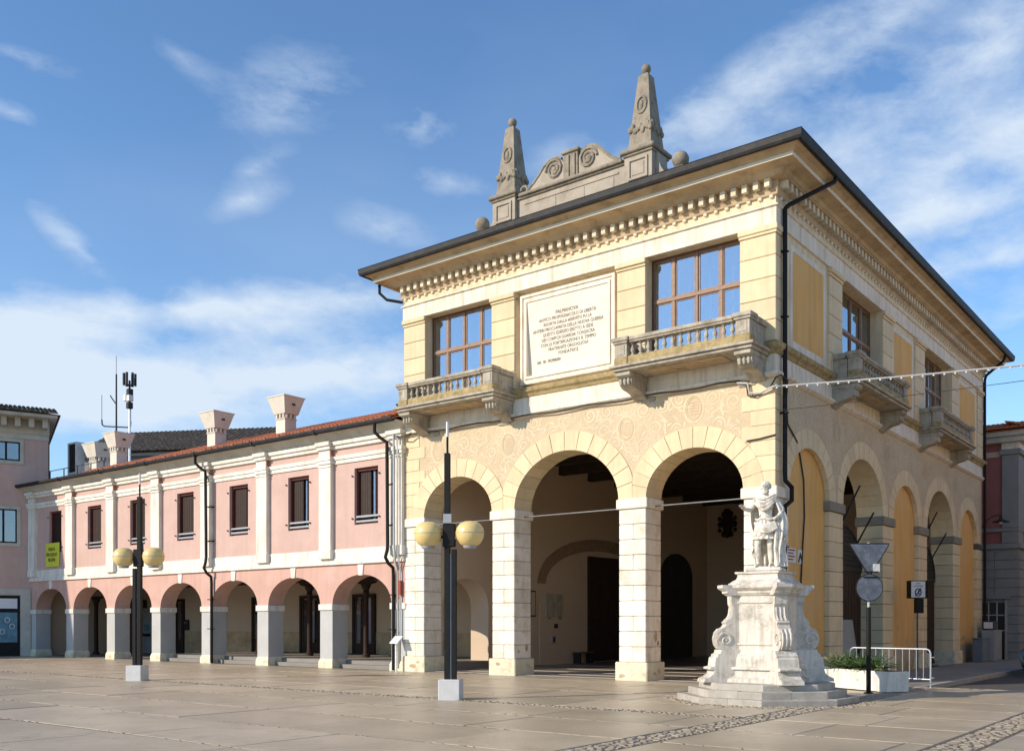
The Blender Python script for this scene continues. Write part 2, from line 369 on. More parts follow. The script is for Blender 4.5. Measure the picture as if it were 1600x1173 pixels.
# ------------------------------------------------------------------ ground
g = MB().box(-2500, 2500, -2500, 2500, -.5, -.16).build('ground', 'earth'); g['kind'] = 'structure'
sq = MB().box(-70, 40, -60, 1.9, -.16, -.006).build('square_pavement', 'joint'); sq['kind'] = 'structure'
MB().box(-.1, 2.75, 1.9, 60, -.16, -.003).build('pavement', 'sidewalk')['kind'] = 'structure'
MB().box(2.92, 10.5, 1.95, 80, -.16, -.13).build('street', 'asphalt')['kind'] = 'structure'
kb = thing('kerb', '', ''); kb['kind'] = 'structure'
for k in ('label', 'category'):
    if k in kb: del kb[k]
y = 1.95
while y < 40:
    MB().box(2.752, 2.915, y, y + 1.17, -.16, .005, .015).build('kerb_stone', 'kerb', kb); y += 1.18
x = 2.92
while x < 13:
    MB().box(x, x + 1.17, 1.905, 2.06, -.16, .002, .015).build('kerb_stone', 'kerb', kb); x += 1.18
# slabs laid in rows parallel to the loggia
rows = [-0.02 - 1.0, -2.6, -4.55, -6.5, -8.45, -10.4, -12.35, -14.3, -16.25, -18.2, -20.2]
rng = random.Random(3)
for i in range(len(rows) - 1):
    y1, y0 = rows[i], rows[i + 1]
    lo = .16 if i == 4 else (.05 if i != 7 else .05); hi = .16 if i == 3 else .0
    a, b = y0 + (.17 if i == 3 else .022), y1 - (.17 if i == 4 else .022)
    x = -47 + rng.uniform(0, 2); cols = []
    xmin = -46 if i < 6 else (-34 if i < 8 else -22)
    while x < 16:
        wd = rng.choice((2.4, 2.9, 3.3)); cols.append((x, x + wd)); x += wd
    for x0, x1 in cols:
        if x1 < xmin: continue
        for c0, c1 in ((-60, 2.72), (3.28, 6.35), (6.95, 60)):
            u, v = max(x0, c0), min(x1, c1)
            if v - u < .25: continue
            if i in (0, 1, 2) and u > 3 and v > 12: continue
            a_, b_ = (a, b) if c0 < 3 else (y0 + .022, y1 - .022)
            me = MB().box(u + .011, v - .011, a_ + rng.uniform(-.008, .008), b_ + rng.uniform(-.008, .008), -.05, 0, .008)
            cx, cy = (u + v) / 2, (a + b) / 2
            ob = bpy.data.objects.new('paving_slab', me.mesh('paving_slab', 'slab', org=(cx, cy, 0))); COL.objects.link(ob)
            ob.parent = sq; ob.location = (cx, cy, rng.uniform(-.003, .002)); ob.rotation_euler = (rng.gauss(0, .0009), rng.gauss(0, .0009), 0)
for (x0, x1, y0, y1) in ((-46, 16, -1.0, -.06), (2.8, 16, -.06, 1.86)):
    x = x0
    while x < x1:
        v = min(x + 2.6, x1); me = MB().box(x + .006, v - .006, y0, y1, -.05, 0, .008)
        ob = bpy.data.objects.new('paving_slab', me.mesh('paving_slab', 'slab', org=(0, 0, 0))); COL.objects.link(ob); ob.parent = sq; ob.location = (0, 0, -.001); x = v
far = MB()
yy = -20.24
while yy > -50:
    xx = -60
    while xx < 36: far.box(xx, xx + 2.88, yy - 1.92, yy, -.05, -.004); xx += 2.9
    yy -= 1.96
stuff(far.build('paving_slab_field', 'slab', sq))
def cobbles(cells, seed, size=.1):
    r = random.Random(seed); m = MB()
    for x0, x1, y0, y1 in cells:
        y = y0
        while y < y1 - .03:
            x = x0 + r.uniform(0, .04); h = min(size * r.uniform(.8, 1.15), y1 - y)
            while x < x1 - .03:
                wd = min(size * r.uniform(.8, 1.6), x1 - x); z = r.uniform(-.004, .012)
                p = [(x + r.uniform(.004, .02), y + r.uniform(.004, .018)), (x + wd - r.uniform(.004, .02), y + r.uniform(.004, .018)), (x + wd - r.uniform(.004, .02), y + h - r.uniform(.004, .018)), (x + r.uniform(.004, .02), y + h - r.uniform(.004, .018))]
                cx, cy = x + wd / 2, y + h / 2
                t = [(cx + (a - cx) * .7, cy + (b - cy) * .7, z) for a, b in p]
                m.add([(a, b, -.05) for a, b in p] + [(a, b, z - .012) for a, b in p] + t, [(0, 1, 5, 4), (1, 2, 6, 5), (2, 3, 7, 6), (3, 0, 4, 7), (4, 5, 9, 8), (5, 6, 10, 9), (6, 7, 11, 10), (7, 4, 8, 11), (8, 9, 10, 11)])
                x += wd
            y += h
    return m
stuff(cobbles([(-46, 2.7, -8.61, -8.29)], 1).build('cobble_strip', 'cobble', sq))
stuff(cobbles([(2.74, 3.26, -21, 1.8)], 2, .11).build('cobble_strip', 'cobble', sq))
stuff(cobbles([(6.38, 6.92, -21, 1.8)], 4, .13).build('cobble_strip', 'cobble', sq))
rub = MB(); rr_ = random.Random(12)           # rubble and mortar crumbs along the joints, and a ring of cobbles round the monument
for yj in rows[1:]:
    x = -40
    while x < 14:
        if rr_.random() < .55 and abs(yj + 8.45) > .1:
            s_ = rr_.uniform(.012, .03); yc = yj + rr_.gauss(0, .014); l = rr_.uniform(.03, .16)
            rub.box(x, x + l, yc - s_, yc + s_, -.03, rr_.uniform(-.004, .007), .005)
        x += rr_.uniform(.05, .4)
for k in range(420):
    a = rr_.uniform(0, 2 * math.pi); q = 1.72 / max(abs(math.cos(a)), abs(math.sin(a)), (abs(math.cos(a)) + abs(math.sin(a))) / 1.36) + rr_.uniform(.03, .34)
    x, y = 1.5 + q * math.cos(a), -4.55 + q * math.sin(a); s_ = rr_.uniform(.03, .06)
    rub.box(x - s_, x + s_, y - s_, y + s_ * .8, -.03, rr_.uniform(.004, .018), .012)
stuff(rub.build('rubble', 'cobble', sq))

# ------------------------------------------------------------------ the loggia building
XL, XR, LY = -13.42, -.19, 23.3
SP, ZW = 5.17, 8.0
PF = lambda u, o, z: (u, -o, z)              # front wall: along, out, up
PR = lambda u, o, z: (XR + o, u, z)          # side wall in shade
bl = thing('town_hall', 'two-storey cream and ochre hall with open arches and two obelisks on its roof', 'building', (XL, 0, 0))
AF = [(-6.8 - 4.27, 1.48, 1.27), (-6.8, 1.91, 1.66), (-6.8 + 4.27, 1.48, 1.27)]
AS = [(2.45 + 4.6 * k, 1.95 if k % 2 else 1.525, 1.64 if k % 2 else 1.33) for k in range(5)]
def arch_wall(mb, u0, u1, o0, o1, z1, sp, arches, n=28):
    pts = [(u0, sp)]
    for c, a, b in arches: pts += [(c - a * math.cos(math.pi * i / n), sp + b * math.sin(math.pi * i / n)) for i in range(n + 1)]
    pts.append((u1, sp)); k = len(pts)
    v = []
    for u, z in pts: v += [(u, o1, z), (u, o1, z1), (u, o0, z), (u, o0, z1)]
    f = [(0, 1, 3, 2), (4 * k - 4, 4 * k - 2, 4 * k - 1, 4 * k - 3)]
    for i in range(k - 1):
        a, b = 4 * i, 4 * i + 4
        f += [(a, b, b + 1, a + 1), (a + 2, a + 3, b + 3, b + 2), (a, a + 2, b + 2, b), (a + 1, b + 1, b + 3, a + 3)]
    return mb.add(v, f)
arch_wall(MB(PF), XL, XR, -.85, 0, ZW, SP, AF).build('front_wall', 'sgraffito', bl)
arch_wall(MB(PR), .85, LY, -.15, 0, ZW, SP, AS).build('side_wall', 'sgraffito', bl)
m = MB(PR); arch_wall(m, .85, LY, -.85, -.15, ZW, SP, [AS[1], AS[3]])
for u0, u1 in ((.93, 3.97), (10.13, 13.17), (19.33, 22.37)): m.box(u0, u1, -.85, -.15, .75, SP)
m.build('blind_arch_infill', 'ochre', bl)
for u0, u1 in ((.93, 3.97), (10.13, 13.17), (19.33, 22.37)): MB(PR).box(u0, u1, -.85, -.135, -.1, .75).build('peeling_base', 'infill_base', bl)
# piers of squared blocks
H0, HC = .52, .438
def pier(mp, u0, u1, o0, o1, split=True, mt_='white_stone', imp='white_stone', impost=True):
    MB(mp).box(u0 - .09, u1 + .09, o0 - .07, o1 + .08, -.1, H0, .025).build('plinth', 'pier_plinth', bl)
    for i in range(10):
        z0, z1 = H0 + i * HC + .005, H0 + (i + 1) * HC - .005
        if split and i % 2 == 0:
            um = (u0 + u1) / 2 + .03
            for a, b in ((u0, um - .003), (um + .003, u1)): MB(mp).box(a, b, o0, o1, z0, z1, .016).build('stone_block', mt_, bl)
        else: MB(mp).box(u0, u1, o0, o1, z0, z1, .016).build('stone_block', mt_, bl)
    if impost: MB(mp).box(u0 - .07, u1 + .07, o0 - .05, o1 + .06, 4.903, SP + .02, .02).build('impost', imp, bl)
for u0, u1 in ((XL - .01, -12.55), (-9.59, -8.71), (-4.89, -4.01), (-1.05, XR + .012)): pier(PF, u0, u1, -.862, .012)
for u0, u1 in ((3.975, 5.1), (9.0, 10.125), (13.175, 14.3), (18.2, 19.325), (22.375, LY + .01)):
    pier(PR, u0, u1, -.862, .012, False, 'cream', 'impost_grey', u1 < 23)
def voussoirs(mp, c, a, b, n, th, lo, hi, o0, o1, mt_):
    for i in range(n):
        t0, t1 = math.pi * i / n + .0055, math.pi * (i + 1) / n - .0055; poly = []
        P = lambda t, k: (min(max(c - (a + k) * math.cos(t), lo), hi), SP + (b + k) * math.sin(t))
        ts = [t0 + (t1 - t0) * j / 3 for j in range(4)]
        poly = [P(t, -.012) for t in ts] + [P(t, th) for t in reversed(ts)]
        poly = [(u, max(z, SP + .022)) for u, z in poly]
        MB(mp).prism(poly, lambda u, z: (u, o1, z), lambda u, z: (u, o0, z)).build('voussoir', mt_, bl)
for (c, a, b), lo, hi in zip(AF, (XL, -9.14, -4.44), (-9.15, -4.45, XR)): voussoirs(PF, c, a, b, 14, .56, lo, hi, -.865, .03, 'cream')
mids = [.0] + [(AS[k][0] + AS[k][1] + AS[k + 1][0] - AS[k + 1][1]) / 2 for k in range(4)] + [LY]
for k, (c, a, b) in enumerate(AS): voussoirs(PR, c, a, b, 13 if k % 2 == 0 else 14, .52, mids[k] + .02, mids[k + 1] - .02, -.865 if k % 2 else -.13, .016, 'cream')
# painted scrollwork of the frieze: flat ribbons of lime paint a millimetre or two proud of the plaster
def scrollwork(mp, ok, u0, u1, seed, medallions):
    r = random.Random(seed); lt, dk = MB(mp), MB(mp); ctr = []
    cnt = [0]
    def ribbon(mb, pts, w, o):
        run = []; cnt[0] += 1; o += cnt[0] * 4e-6
        for p in list(pts) + [None]:
            if p is not None and ok(*p): run.append(p); continue
            if len(run) > 2:
                v = []
                for i, (u, z) in enumerate(run):
                    a, b = run[max(i - 1, 0)], run[min(i + 1, len(run) - 1)]; du, dz = b[0] - a[0], b[1] - a[1]; l = math.hypot(du, dz) or 1
                    ww = w * (.35 + .65 * math.sin(math.pi * (i + .5) / len(run))); v += [(u - dz / l * ww, o, z + du / l * ww), (u + dz / l * ww, o, z - du / l * ww)]
                mb.add(v, [(2 * i, 2 * i + 1, 2 * i + 3, 2 * i + 2) for i in range(len(run) - 1)])
            run = []
    for _ in range(4000):
        u, z = r.uniform(u0, u1), r.uniform(5.4, 7.85)
        if ok(u, z) and all(math.hypot(u - a, z - b) > .52 for a, b in ctr + medallions): ctr.append((u, z))
    for u, z in ctr:
        h = r.choice((-1, 1)); ph = r.uniform(0, 6.28); R0 = r.uniform(.21, .30); n = 30
        sp = [(u + R0 * (1 - .82 * i / n) * math.cos(ph + h * i * .42), z + R0 * (1 - .82 * i / n) * math.sin(ph + h * i * .42)) for i in range(n)]
        ribbon(lt, sp, .026, .0035); ribbon(dk, [(a + .016, b - .02) for a, b in sp], .011, .0012)
        tail = [(u + (R0 + .022 * i) * math.cos(ph - h * i * .22), z + (R0 + .022 * i) * math.sin(ph - h * i * .22)) for i in range(9)]; ribbon(lt, tail, .022, .0035)
        for k in range(6):
            a = ph + k * 1.05 + r.uniform(-.2, .2); l = r.uniform(.10, .2)
            ribbon(lt, [(u + (R0 + l * j / 5) * math.cos(a + .12 * h * j), z + (R0 + l * j / 5) * math.sin(a + .12 * h * j)) for j in range(6)], r.uniform(.018, .034), .003)
    for u, z in medallions:
        for k, (a, b, w_) in enumerate(((.30, .38, .03), (.22, .30, .018))): ribbon(dk if k else lt, [(u + a * math.cos(t * .3), z + b * math.sin(t * .3)) for t in range(22)], w_, .0045)
        for k in range(5): ribbon(dk, [(u - .14 + .05 * j, z + .16 - .08 * k + .012 * math.sin(j * 2 + k)) for j in range(7)], .012, .004)
    stuff(lt.build('painted_scroll', 'scroll_light', bl)); stuff(dk.build('painted_scroll', 'scroll_dark', bl))
clear = lambda arcs, th: (lambda u, z: z < 7.93 and all(((u - c) / (a + th)) ** 2 + ((z - SP) / (b + th)) ** 2 > 1 for c, a, b in arcs))
cf, cs = clear(AF, .60), clear(AS, .56)
scrollwork(PF, lambda u, z: XL + .97 < u < XR - .97 and z > 5.5 and cf(u, z), XL + .95, XR - .95, 5, [(-8.95, 7.25), (-4.65, 7.2), (-11.9, 7.35), (-2.5, 7.5)])
scrollwork(PR, lambda u, z: 1.0 < u < LY - .6 and z > 5.6 and cs(u, z), 1.0, LY - .6, 6, [(4.6, 7.3), (9.5, 7.3), (14.0, 7.3), (18.6, 7.3)])
for i in range(7):                            # corner quoins up to the string course
    z0 = SP + .023 + i * .4; wd = .92 if i % 2 else .66
    MB(PF).box(XL - .015, XL + wd, -.3, .02, z0, z0 + .388, .014).build('quoin', 'cream', bl)
    MB().box(XR - wd, XR + .02, -.02, .42 if i % 2 else .62, z0, z0 + .388, .014).build('quoin', 'cream', bl)
# upper storey
W1, W2, WS = (-12.45, -9.6), (-3.99, -1.15), ((4.93, 8.81), (13.85, 17.8))
Z0, Z1 = 8.75, 11.95
m = MB(PF)
for u0, u1 in ((XL, W1[0]), (W1[1], -8.65), (-4.95, W2[0]), (W2[1], XR)): m.box(u0, u1, -.45, 0, ZW, 13.5)
for u0, u1 in (W1, W2): m.box(u0, u1, -.45, 0, ZW, Z0); m.box(u0, u1, -.45, 0, Z1, 13.5)
m.box(-8.65, -4.95, -.45, 0, ZW, 8.93); m.box(-8.65, -4.95, -.45, 0, Z1 - .01, 13.5); m.box(-8.65, -4.95, -.45, -.2, 8.93, Z1 - .01)
m.build('upper_front_wall', 'cream_plain', bl)
m = MB(PR); e = [.45, WS[0][0], WS[0][1], WS[1][0], WS[1][1], LY]
for a, b in ((0, 1), (2, 3), (4, 5)): m.box(e[a], e[b], -.45, 0, ZW, 13.5)
for u0, u1 in WS: m.box(u0, u1, -.45, 0, ZW, Z0); m.box(u0, u1, -.45, 0, Z1, 13.5)
m.build('upper_side_wall', 'cream_plain', bl)
MB().box(XL, XL + .45, .45, LY, ZW, 13.5).build('upper_rear_wall', 'cream_plain', bl)
MB().box(XL + .45, XR - .45, LY - .45, LY, 0, 13.5).build('rear_wall', 'cream_plain', bl)
def ring(prof, name, mt_):
    m = MB(); n = len(prof)
    for e_, z in prof: m.v += [(XL - e_, -e_, z), (XR + e_, -e_, z), (XR + e_, LY + e_, z), (XL - e_, LY + e_, z)]
    for i in range(n - 1):
        for k in range(4): m.f.append((4 * i + k, 4 * i + (k + 1) % 4, 4 * i + 4 + (k + 1) % 4, 4 * i + 4 + k))
    return m.build(name, mt_, bl)
ring([(-.01, 8.0), (.05, 8.02), (.13, 8.08), (.13, 8.14), (.035, 8.17), (.03, 8.62)], 'string_course', 'architrave')
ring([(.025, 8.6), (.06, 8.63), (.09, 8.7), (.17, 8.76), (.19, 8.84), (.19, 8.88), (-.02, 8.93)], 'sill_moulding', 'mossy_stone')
ring([(.0, 11.953), (.062, 11.955), (.062, 12.40), (.115, 12.415), (.115, 12.45)], 'architrave_band', 'architrave')
ring([(.115, 12.45), (.045, 12.46), (.045, 12.66)], 'frieze', 'cream_plain')
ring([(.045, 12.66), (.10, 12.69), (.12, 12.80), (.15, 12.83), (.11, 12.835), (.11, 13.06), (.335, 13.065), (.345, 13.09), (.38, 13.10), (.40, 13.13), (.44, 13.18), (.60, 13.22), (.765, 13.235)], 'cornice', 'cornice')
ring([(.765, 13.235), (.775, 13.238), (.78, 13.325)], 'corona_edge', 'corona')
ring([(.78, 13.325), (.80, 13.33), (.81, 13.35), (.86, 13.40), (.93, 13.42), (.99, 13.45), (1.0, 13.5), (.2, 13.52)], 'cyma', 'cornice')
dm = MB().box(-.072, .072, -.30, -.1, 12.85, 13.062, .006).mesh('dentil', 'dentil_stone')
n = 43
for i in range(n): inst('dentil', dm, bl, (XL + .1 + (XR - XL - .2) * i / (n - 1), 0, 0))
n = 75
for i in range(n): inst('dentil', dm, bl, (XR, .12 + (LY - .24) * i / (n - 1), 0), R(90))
m = MB(PF)
for i in range(43): u = XL + .06 + i * .312; m.box(u - .055, u + .055, .0, .11, 12.615, 12.70, .02)
stuff(m.build('bead_course', 'corona', bl))
m = MB(PR)
for i in range(74): u = .2 + i * .312; m.box(u - .055, u + .055, .0, .11, 12.615, 12.70, .02)
stuff(m.build('bead_course', 'corona', bl))
def pilaster(mp, u0, u1, o=.06, end=None):
    zc = [8.94 + i * .556 for i in range(6)]
    for i in range(5):
        m = MB(mp); m.box(u0, u1, -.1, o, zc[i] + .007, zc[i + 1] - .007, .014); m.build('pilaster_block', 'cream', bl)
    MB(mp).box(u0 - .02, u1 + .02, -.1, o + .03, 11.725, 11.80, .012).build('pilaster_capital', 'cream', bl)
    MB(mp).box(u0 - .035, u1 + .035, -.1, o + .085, 11.802, 11.952, .015).build('pilaster_capital', 'cream', bl)
for u0, u1 in ((XL - .02, -12.46), (-9.59, -8.67), (-4.93, -4.0)): pilaster(PF, u0, u1)
for u0, u1 in ((3.82, 4.92), (8.82, 9.9), (12.6, 13.84), (17.81, 18.9), (22.3, LY)): pilaster(PR, u0, u1)
for i in range(5):
    z = 8.94 + i * .556; MB().box(-1.14, XR + .05, -.06, .48, z + .007, z + .549, .014).build('pilaster_block', 'cream', bl)
MB().box(-1.165, XR + .08, -.09, .5, 11.725, 11.80, .012).build('pilaster_capital', 'cream', bl)
MB().box(-1.18, XR + .11, -.12, .52, 11.802, 11.952, .015).build('pilaster_capital', 'cream', bl)
for u0, u1 in ((1.0, 3.62), (10.0, 12.45), (19.0, 22.1)):
    m = MB(PR)
    for a in ((u0, u0 + .16, 9.0, 11.75), (u1 - .16, u1, 9.0, 11.75), (u0 + .16, u1 - .16, 9.0, 9.2), (u0 + .16, u1 - .16, 11.6, 11.75)): m.box(a[0], a[1], -.05, .014, a[2], a[3])
    m.build('panel_frame', 'architrave', bl)
    MB(PR).box(u0 + .162, u1 - .162, -.05, .006, 9.202, 11.598).build('painted_panel', 'ochre', bl)
# inscription tablet, leaning a little forward at the top
fr = MB(PF)
for k, (d, o) in enumerate(((0, -.02), (.08, -.06), (.16, -.02))):
    a0, a1, b0, b1 = -8.5 + d, -5.06 - d, 9.03 + d, 11.80 - d; t = .08
    for bx in ((a0, a0 + t, b0, b1), (a1 - t, a1, b0, b1), (a0 + t, a1 - t, b0, b0 + t), (a0 + t, a1 - t, b1 - t, b1)): fr.box(bx[0], bx[1], -.25, o, bx[2], bx[3])
fr.build('tablet_frame', 'architrave', bl)
tb = MB(PF).add([(-8.27, -.20, 9.26), (-5.29, -.20, 9.26), (-5.29, -.05, 11.57), (-8.27, -.05, 11.57), (-8.27, -.24, 9.26), (-5.29, -.24, 9.26), (-5.29, -.24, 11.57), (-8.27, -.24, 11.57)],
    [(0, 1, 2, 3), (4, 7, 6, 5), (0, 3, 7, 4), (1, 5, 6, 2), (3, 2, 6, 7), (0, 4, 5, 1)]).build('inscription_tablet', 'inscription', bl)
up = Vector((0, -.15, 2.31)).normalized()
lines = ['PALMANOVA', 'ANTICO PROPUGNACOLO DI LIBERTÀ', 'RISORTA DALLA   SERVITU FU LA', 'ANTIERI PROCLAMATA DELLA NUOVA GUERRA', 'QUESTO EDIFIZIO ERETTO A SEDE', 'DEI CORPI DI GUARDIA CONSACRA', 'CON LE FORTIFICAZIONI E IL TEMPIO', 'FRATERNITE ORGOGLIOSA', 'FONDATRICE']
for i, s in enumerate(lines):
    zz = 11.02 - i * .152; yy = .20 - .15 * (zz - 9.26) / 2.31 - .004
    text(s, bl, 'letters', .145 if i else .17, ((-6.78, yy, zz), (1, 0, 0), up), 'inscription_line', width=.82)
text('XX · IX · MCMXXIV', bl, 'letters', .13, ((-7.95, .155, 9.62), (1, 0, 0), up), 'inscription_line', 'LEFT', width=.8)
MB(PF).lathe([(.045, 0), (.045, .01)], (0, 0, 0), 10)
MB().ball((-6.72, .115, 10.76), .045, 10, 6, 1, .5, 1).build('inscription_boss', 'letters', bl)

# windows with wooden frames
def window(mp, par, u0, u1, z0, z1, o=-.30, cols=(0, .245, .5, .755, 1), tr=.62, curt=True, wood='window_wood', gl='glass'):
    f = .07; m = MB(mp)
    m.box(u0, u0 + f, o - .08, o, z0, z1); m.box(u1 - f, u1, o - .08, o, z0, z1); m.box(u0 + f, u1 - f, o - .08, o, z1 - f, z1); m.box(u0 + f, u1 - f, o - .08, o, z0, z0 + f)
    wn_ = m.build('window', wood, par)
    W = u1 - u0; zt = z0 + (z1 - z0) * tr
    MB(mp).box(u0 + f, u1 - f, o - .07, o + .025, zt - .055, zt + .055, .008).build('transom', 'sash_wood', wn_)
    for i in range(1, len(cols) - 1):
        u = u0 + W * cols[i]; hw = .05 if i % 2 else .035
        for a, b in ((z0 + f, zt - .056), (zt + .056, z1 - f)): MB(mp).box(u - hw, u + hw, o - .065, o + .018, a, b, .006).build('mullion', 'sash_wood', wn_)
    for i in range(len(cols) - 1):
        a = u0 + W * cols[i] + (f if i == 0 else .05); b = u0 + W * cols[i + 1] - (f if i == len(cols) - 2 else .05)
        for c, d in ((z0 + f, zt - .056), (zt + .056, z1 - f)):
            s_ = .035; q = MB(mp)
            for bx in ((a, a + s_, c, d), (b - s_, b, c, d), (a + s_, b - s_, c, c + s_), (a + s_, b - s_, d - s_, d)): q.box(bx[0], bx[1], o - .055, o - .012, bx[2], bx[3])
            q.build('sash', 'sash_wood', wn_)
            MB(mp).box(a + s_, b - s_, o - .038, o - .032, c + s_, d - s_).build('pane', gl, wn_)
    if curt:
        m = MB(mp); k = 60; v = []
        for i in range(k + 1):
            u = u0 + .1 + (W - .2) * i / k; w_ = .03 * math.sin(i * 1.9) + .02 * math.sin(i * .63)
            v += [(u, o - .5 + w_, z0), (u, o - .5 + w_, z1)]
        m.add(v, [(2 * i, 2 * i + 2, 2 * i + 3, 2 * i + 1) for i in range(k) if (i % 15) in (3, 4, 9, 10, 11)])
        m.build('curtain', 'curtain', wn_)
    return wn_
for u0, u1 in (W1, W2): window(PF, bl, u0, u1, Z0, Z1)
for u0, u1 in WS: window(PR, bl, u0, u1, Z0, Z1, -.36)
# balconies
bal_prof = [(.062, 0), (.062, .03), (.035, .045), (.03, .07), (.06, .12), (.066, .16), (.05, .205), (.03, .26), (.028, .285), (.045, .3), (.062, .315), (.062, .345)]
bal_me = MB().lathe(bal_prof, n=8).mesh('baluster', 'grey_stone', True)
def balcony(mp, u0, u1, dep, nb, side):
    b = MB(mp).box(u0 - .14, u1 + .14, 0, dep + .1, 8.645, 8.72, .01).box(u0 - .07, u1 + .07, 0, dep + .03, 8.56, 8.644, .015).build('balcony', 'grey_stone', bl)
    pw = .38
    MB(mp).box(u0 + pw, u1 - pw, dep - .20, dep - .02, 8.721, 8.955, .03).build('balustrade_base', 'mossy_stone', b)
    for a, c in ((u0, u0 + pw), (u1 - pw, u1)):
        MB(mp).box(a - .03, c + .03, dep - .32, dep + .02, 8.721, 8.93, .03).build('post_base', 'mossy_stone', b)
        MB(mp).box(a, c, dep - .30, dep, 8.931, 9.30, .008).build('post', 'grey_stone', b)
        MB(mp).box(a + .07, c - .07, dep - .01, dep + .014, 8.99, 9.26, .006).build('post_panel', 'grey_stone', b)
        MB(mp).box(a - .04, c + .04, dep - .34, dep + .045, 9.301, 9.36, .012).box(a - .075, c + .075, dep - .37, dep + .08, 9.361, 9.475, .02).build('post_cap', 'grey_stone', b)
    for a, c in ((u0 + .02, u0 + .22), (u1 - .22, u1 - .02)):
        MB(mp).box(a, c, .02, dep - .33, 8.721, 9.30, .01).build('side_panel', 'grey_stone', b)
        MB(mp).box(a - .05, c + .05, .02, dep - .375, 9.301, 9.465, .015).build('side_rail', 'grey_stone', b)
    MB(mp).box(u0 + pw + .08, u1 - pw - .08, dep - .24, dep + .005, 9.302, 9.35, .01).box(u0 + pw + .08, u1 - pw - .08, dep - .27, dep + .04, 9.351, 9.46, .02).build('rail', 'grey_stone', b)
    for i in range(nb):
        u = u0 + pw + .13 + (u1 - u0 - 2 * pw - .26) * i / (nb - 1); inst('baluster', bal_me, b, mp(u, dep - .11, 8.956))
    for uc in (u0 + .22, u1 - .22):
        k = dep / 1.1
        pr = [(0, 7.93), (.1, 7.94), (.2, 8.0), (.33, 8.07), (.52, 8.12), (.66, 8.13), (.78, 8.16), (.88, 8.24), (.92, 8.33), (.90, 8.40), (1.0, 8.41), (1.02, 8.56), (0, 8.56)]
        cb = MB(mp).prism([(o * k, z) for o, z in pr], lambda o, z: (uc - .2, o, z), lambda o, z: (uc + .2, o, z)).build('corbel', 'grey_stone', b)
        for du in (-.12, 0, .12):
            MB(mp).box(uc + du - .035, uc + du + .035, .80 * k, .965 * k, 8.20, 8.39, .02).build('corbel_leaf', 'grey_stone', cb)
        MB(mp).box(uc - .23, uc + .23, 0, 1.06 * k, 8.44, 8.558, .012).build('corbel_cap', 'grey_stone', cb)
    MB(mp).box((u0 + u1) / 2 - 1.1, (u0 + u1) / 2 + 1.1, .2, dep - .25, 8.535, 8.562, .01).build('soffit_panel', 'cornice', b)
    m = MB(mp); uc = (u0 + u1) / 2
    m.tube([(uc + .42 * math.cos(t * math.pi / 12), dep * .45 + .22 * math.sin(t * math.pi / 12), 8.53) for t in range(24)], .03, 6, True); m.build('soffit_medallion', 'cornice', b)
balcony(PF, -12.68, -8.72, 1.1, 13, 0)
balcony(PF, -4.36, -.40, 1.1, 13, 0)
balcony(PR, 4.1, 9.0, .8, 15, 1)
balcony(PR, 13.1, 18.0, .8, 15, 1)
for uc in (-12.1, -9.1, -3.95, -.95): MB(PF).box(uc - .25, uc + .25, -.05, .05, 7.86, 7.998, .03).build('moulding_scrap', 'grey_stone', bl)

# attic with obelisks
def attic_ped(xc):
    MB().box(xc - .45, xc + .45, .14, 1.04, 13.6, 15.05).build('attic_pedestal', 'attic_panel', bl)
    m = MB()
    for bx in ((-.32, -.26, 14.35, 14.95), (.26, .32, 14.35, 14.95), (-.26, .26, 14.35, 14.41), (-.26, .26, 14.89, 14.95)): m.box(xc + bx[0], xc + bx[1], .10, .15, bx[2], bx[3])
    m.box(xc - .2, xc + .2, .12, .15, 14.47, 14.83, .01)
    m.build('pedestal_panel', 'attic_panel', bl)
    MB().box(xc - .49, xc + .49, .09, 1.09, 15.051, 15.12, .015).box(xc - .56, xc + .56, .02, 1.16, 15.121, 15.25, .03).build('pedestal_cornice', 'old_stone', bl)
    y = .6; b0, b1, z0, z1 = .385, .165, 15.251, 17.45
    v = [(xc + sx * r, y + sy * r, z) for r, z in ((b0, z0), (b0 - .03, 15.55), (b1, z1), (.04, z1 + .12)) for sx, sy in ((-1, -1), (1, -1), (1, 1), (-1, 1))]
    f = [(4 * i + k, 4 * i + (k + 1) % 4, 4 * i + 4 + (k + 1) % 4, 4 * i + 4 + k) for i in range(3) for k in range(4)] + [(12, 13, 14, 15), (3, 2, 1, 0)]
    ob = MB().add(v, f).build('obelisk', 'old_stone', bl)
    MB().ball((xc, y, 17.68), .145, 12, 8).build('obelisk_ball', 'old_stone', ob, True)
    yf = lambda z: y - (b0 - .03 + (b1 - b0 + .03) * (z - 15.55) / (z1 - 15.55))
    rl = MB(); z = 16.55                       # carved shield
    rl.tube([(xc + .15 * math.cos(t * math.pi / 8), yf(z + .22 * math.sin(t * math.pi / 8)) - .01, z + .24 * math.sin(t * math.pi / 8)) for t in range(16)], .04, 6, True)
    rl.ball((xc - .02, yf(z), z), .10, 8, 6, .8, .5, 1.5)
    rl.build('carved_shield', 'old_stone', ob, True)
    rl = MB(); r3 = random.Random(int(xc * 10))
    for k in range(9):
        u = -.33 + k * .082; zz = 15.86 + .06 * math.sin(k * 2.2); rl.ball((xc + u, yf(15.86) - .02, zz), .075, 8, 5, 1, .7, 1.3 + .4 * (k % 2))
        rl.ball((xc + .345, y + u, zz), .075, 8, 5, .7, 1, 1.3 + .4 * (k % 2))
    stuff(rl.build('carved_garland', 'old_stone', ob, True))
for xc in (-9.25, -4.35): attic_ped(xc)
MB().box(-8.799, -4.801, .28, .9, 13.6, 14.94).build('attic_wall', 'attic_panel', bl)
for i in range(3): MB().box(-8.35 + i * 1.04, -8.35 + i * 1.04 + 1.03, .265, .3, 14.2, 14.72, .006).build('attic_slab', 'attic_panel', bl)
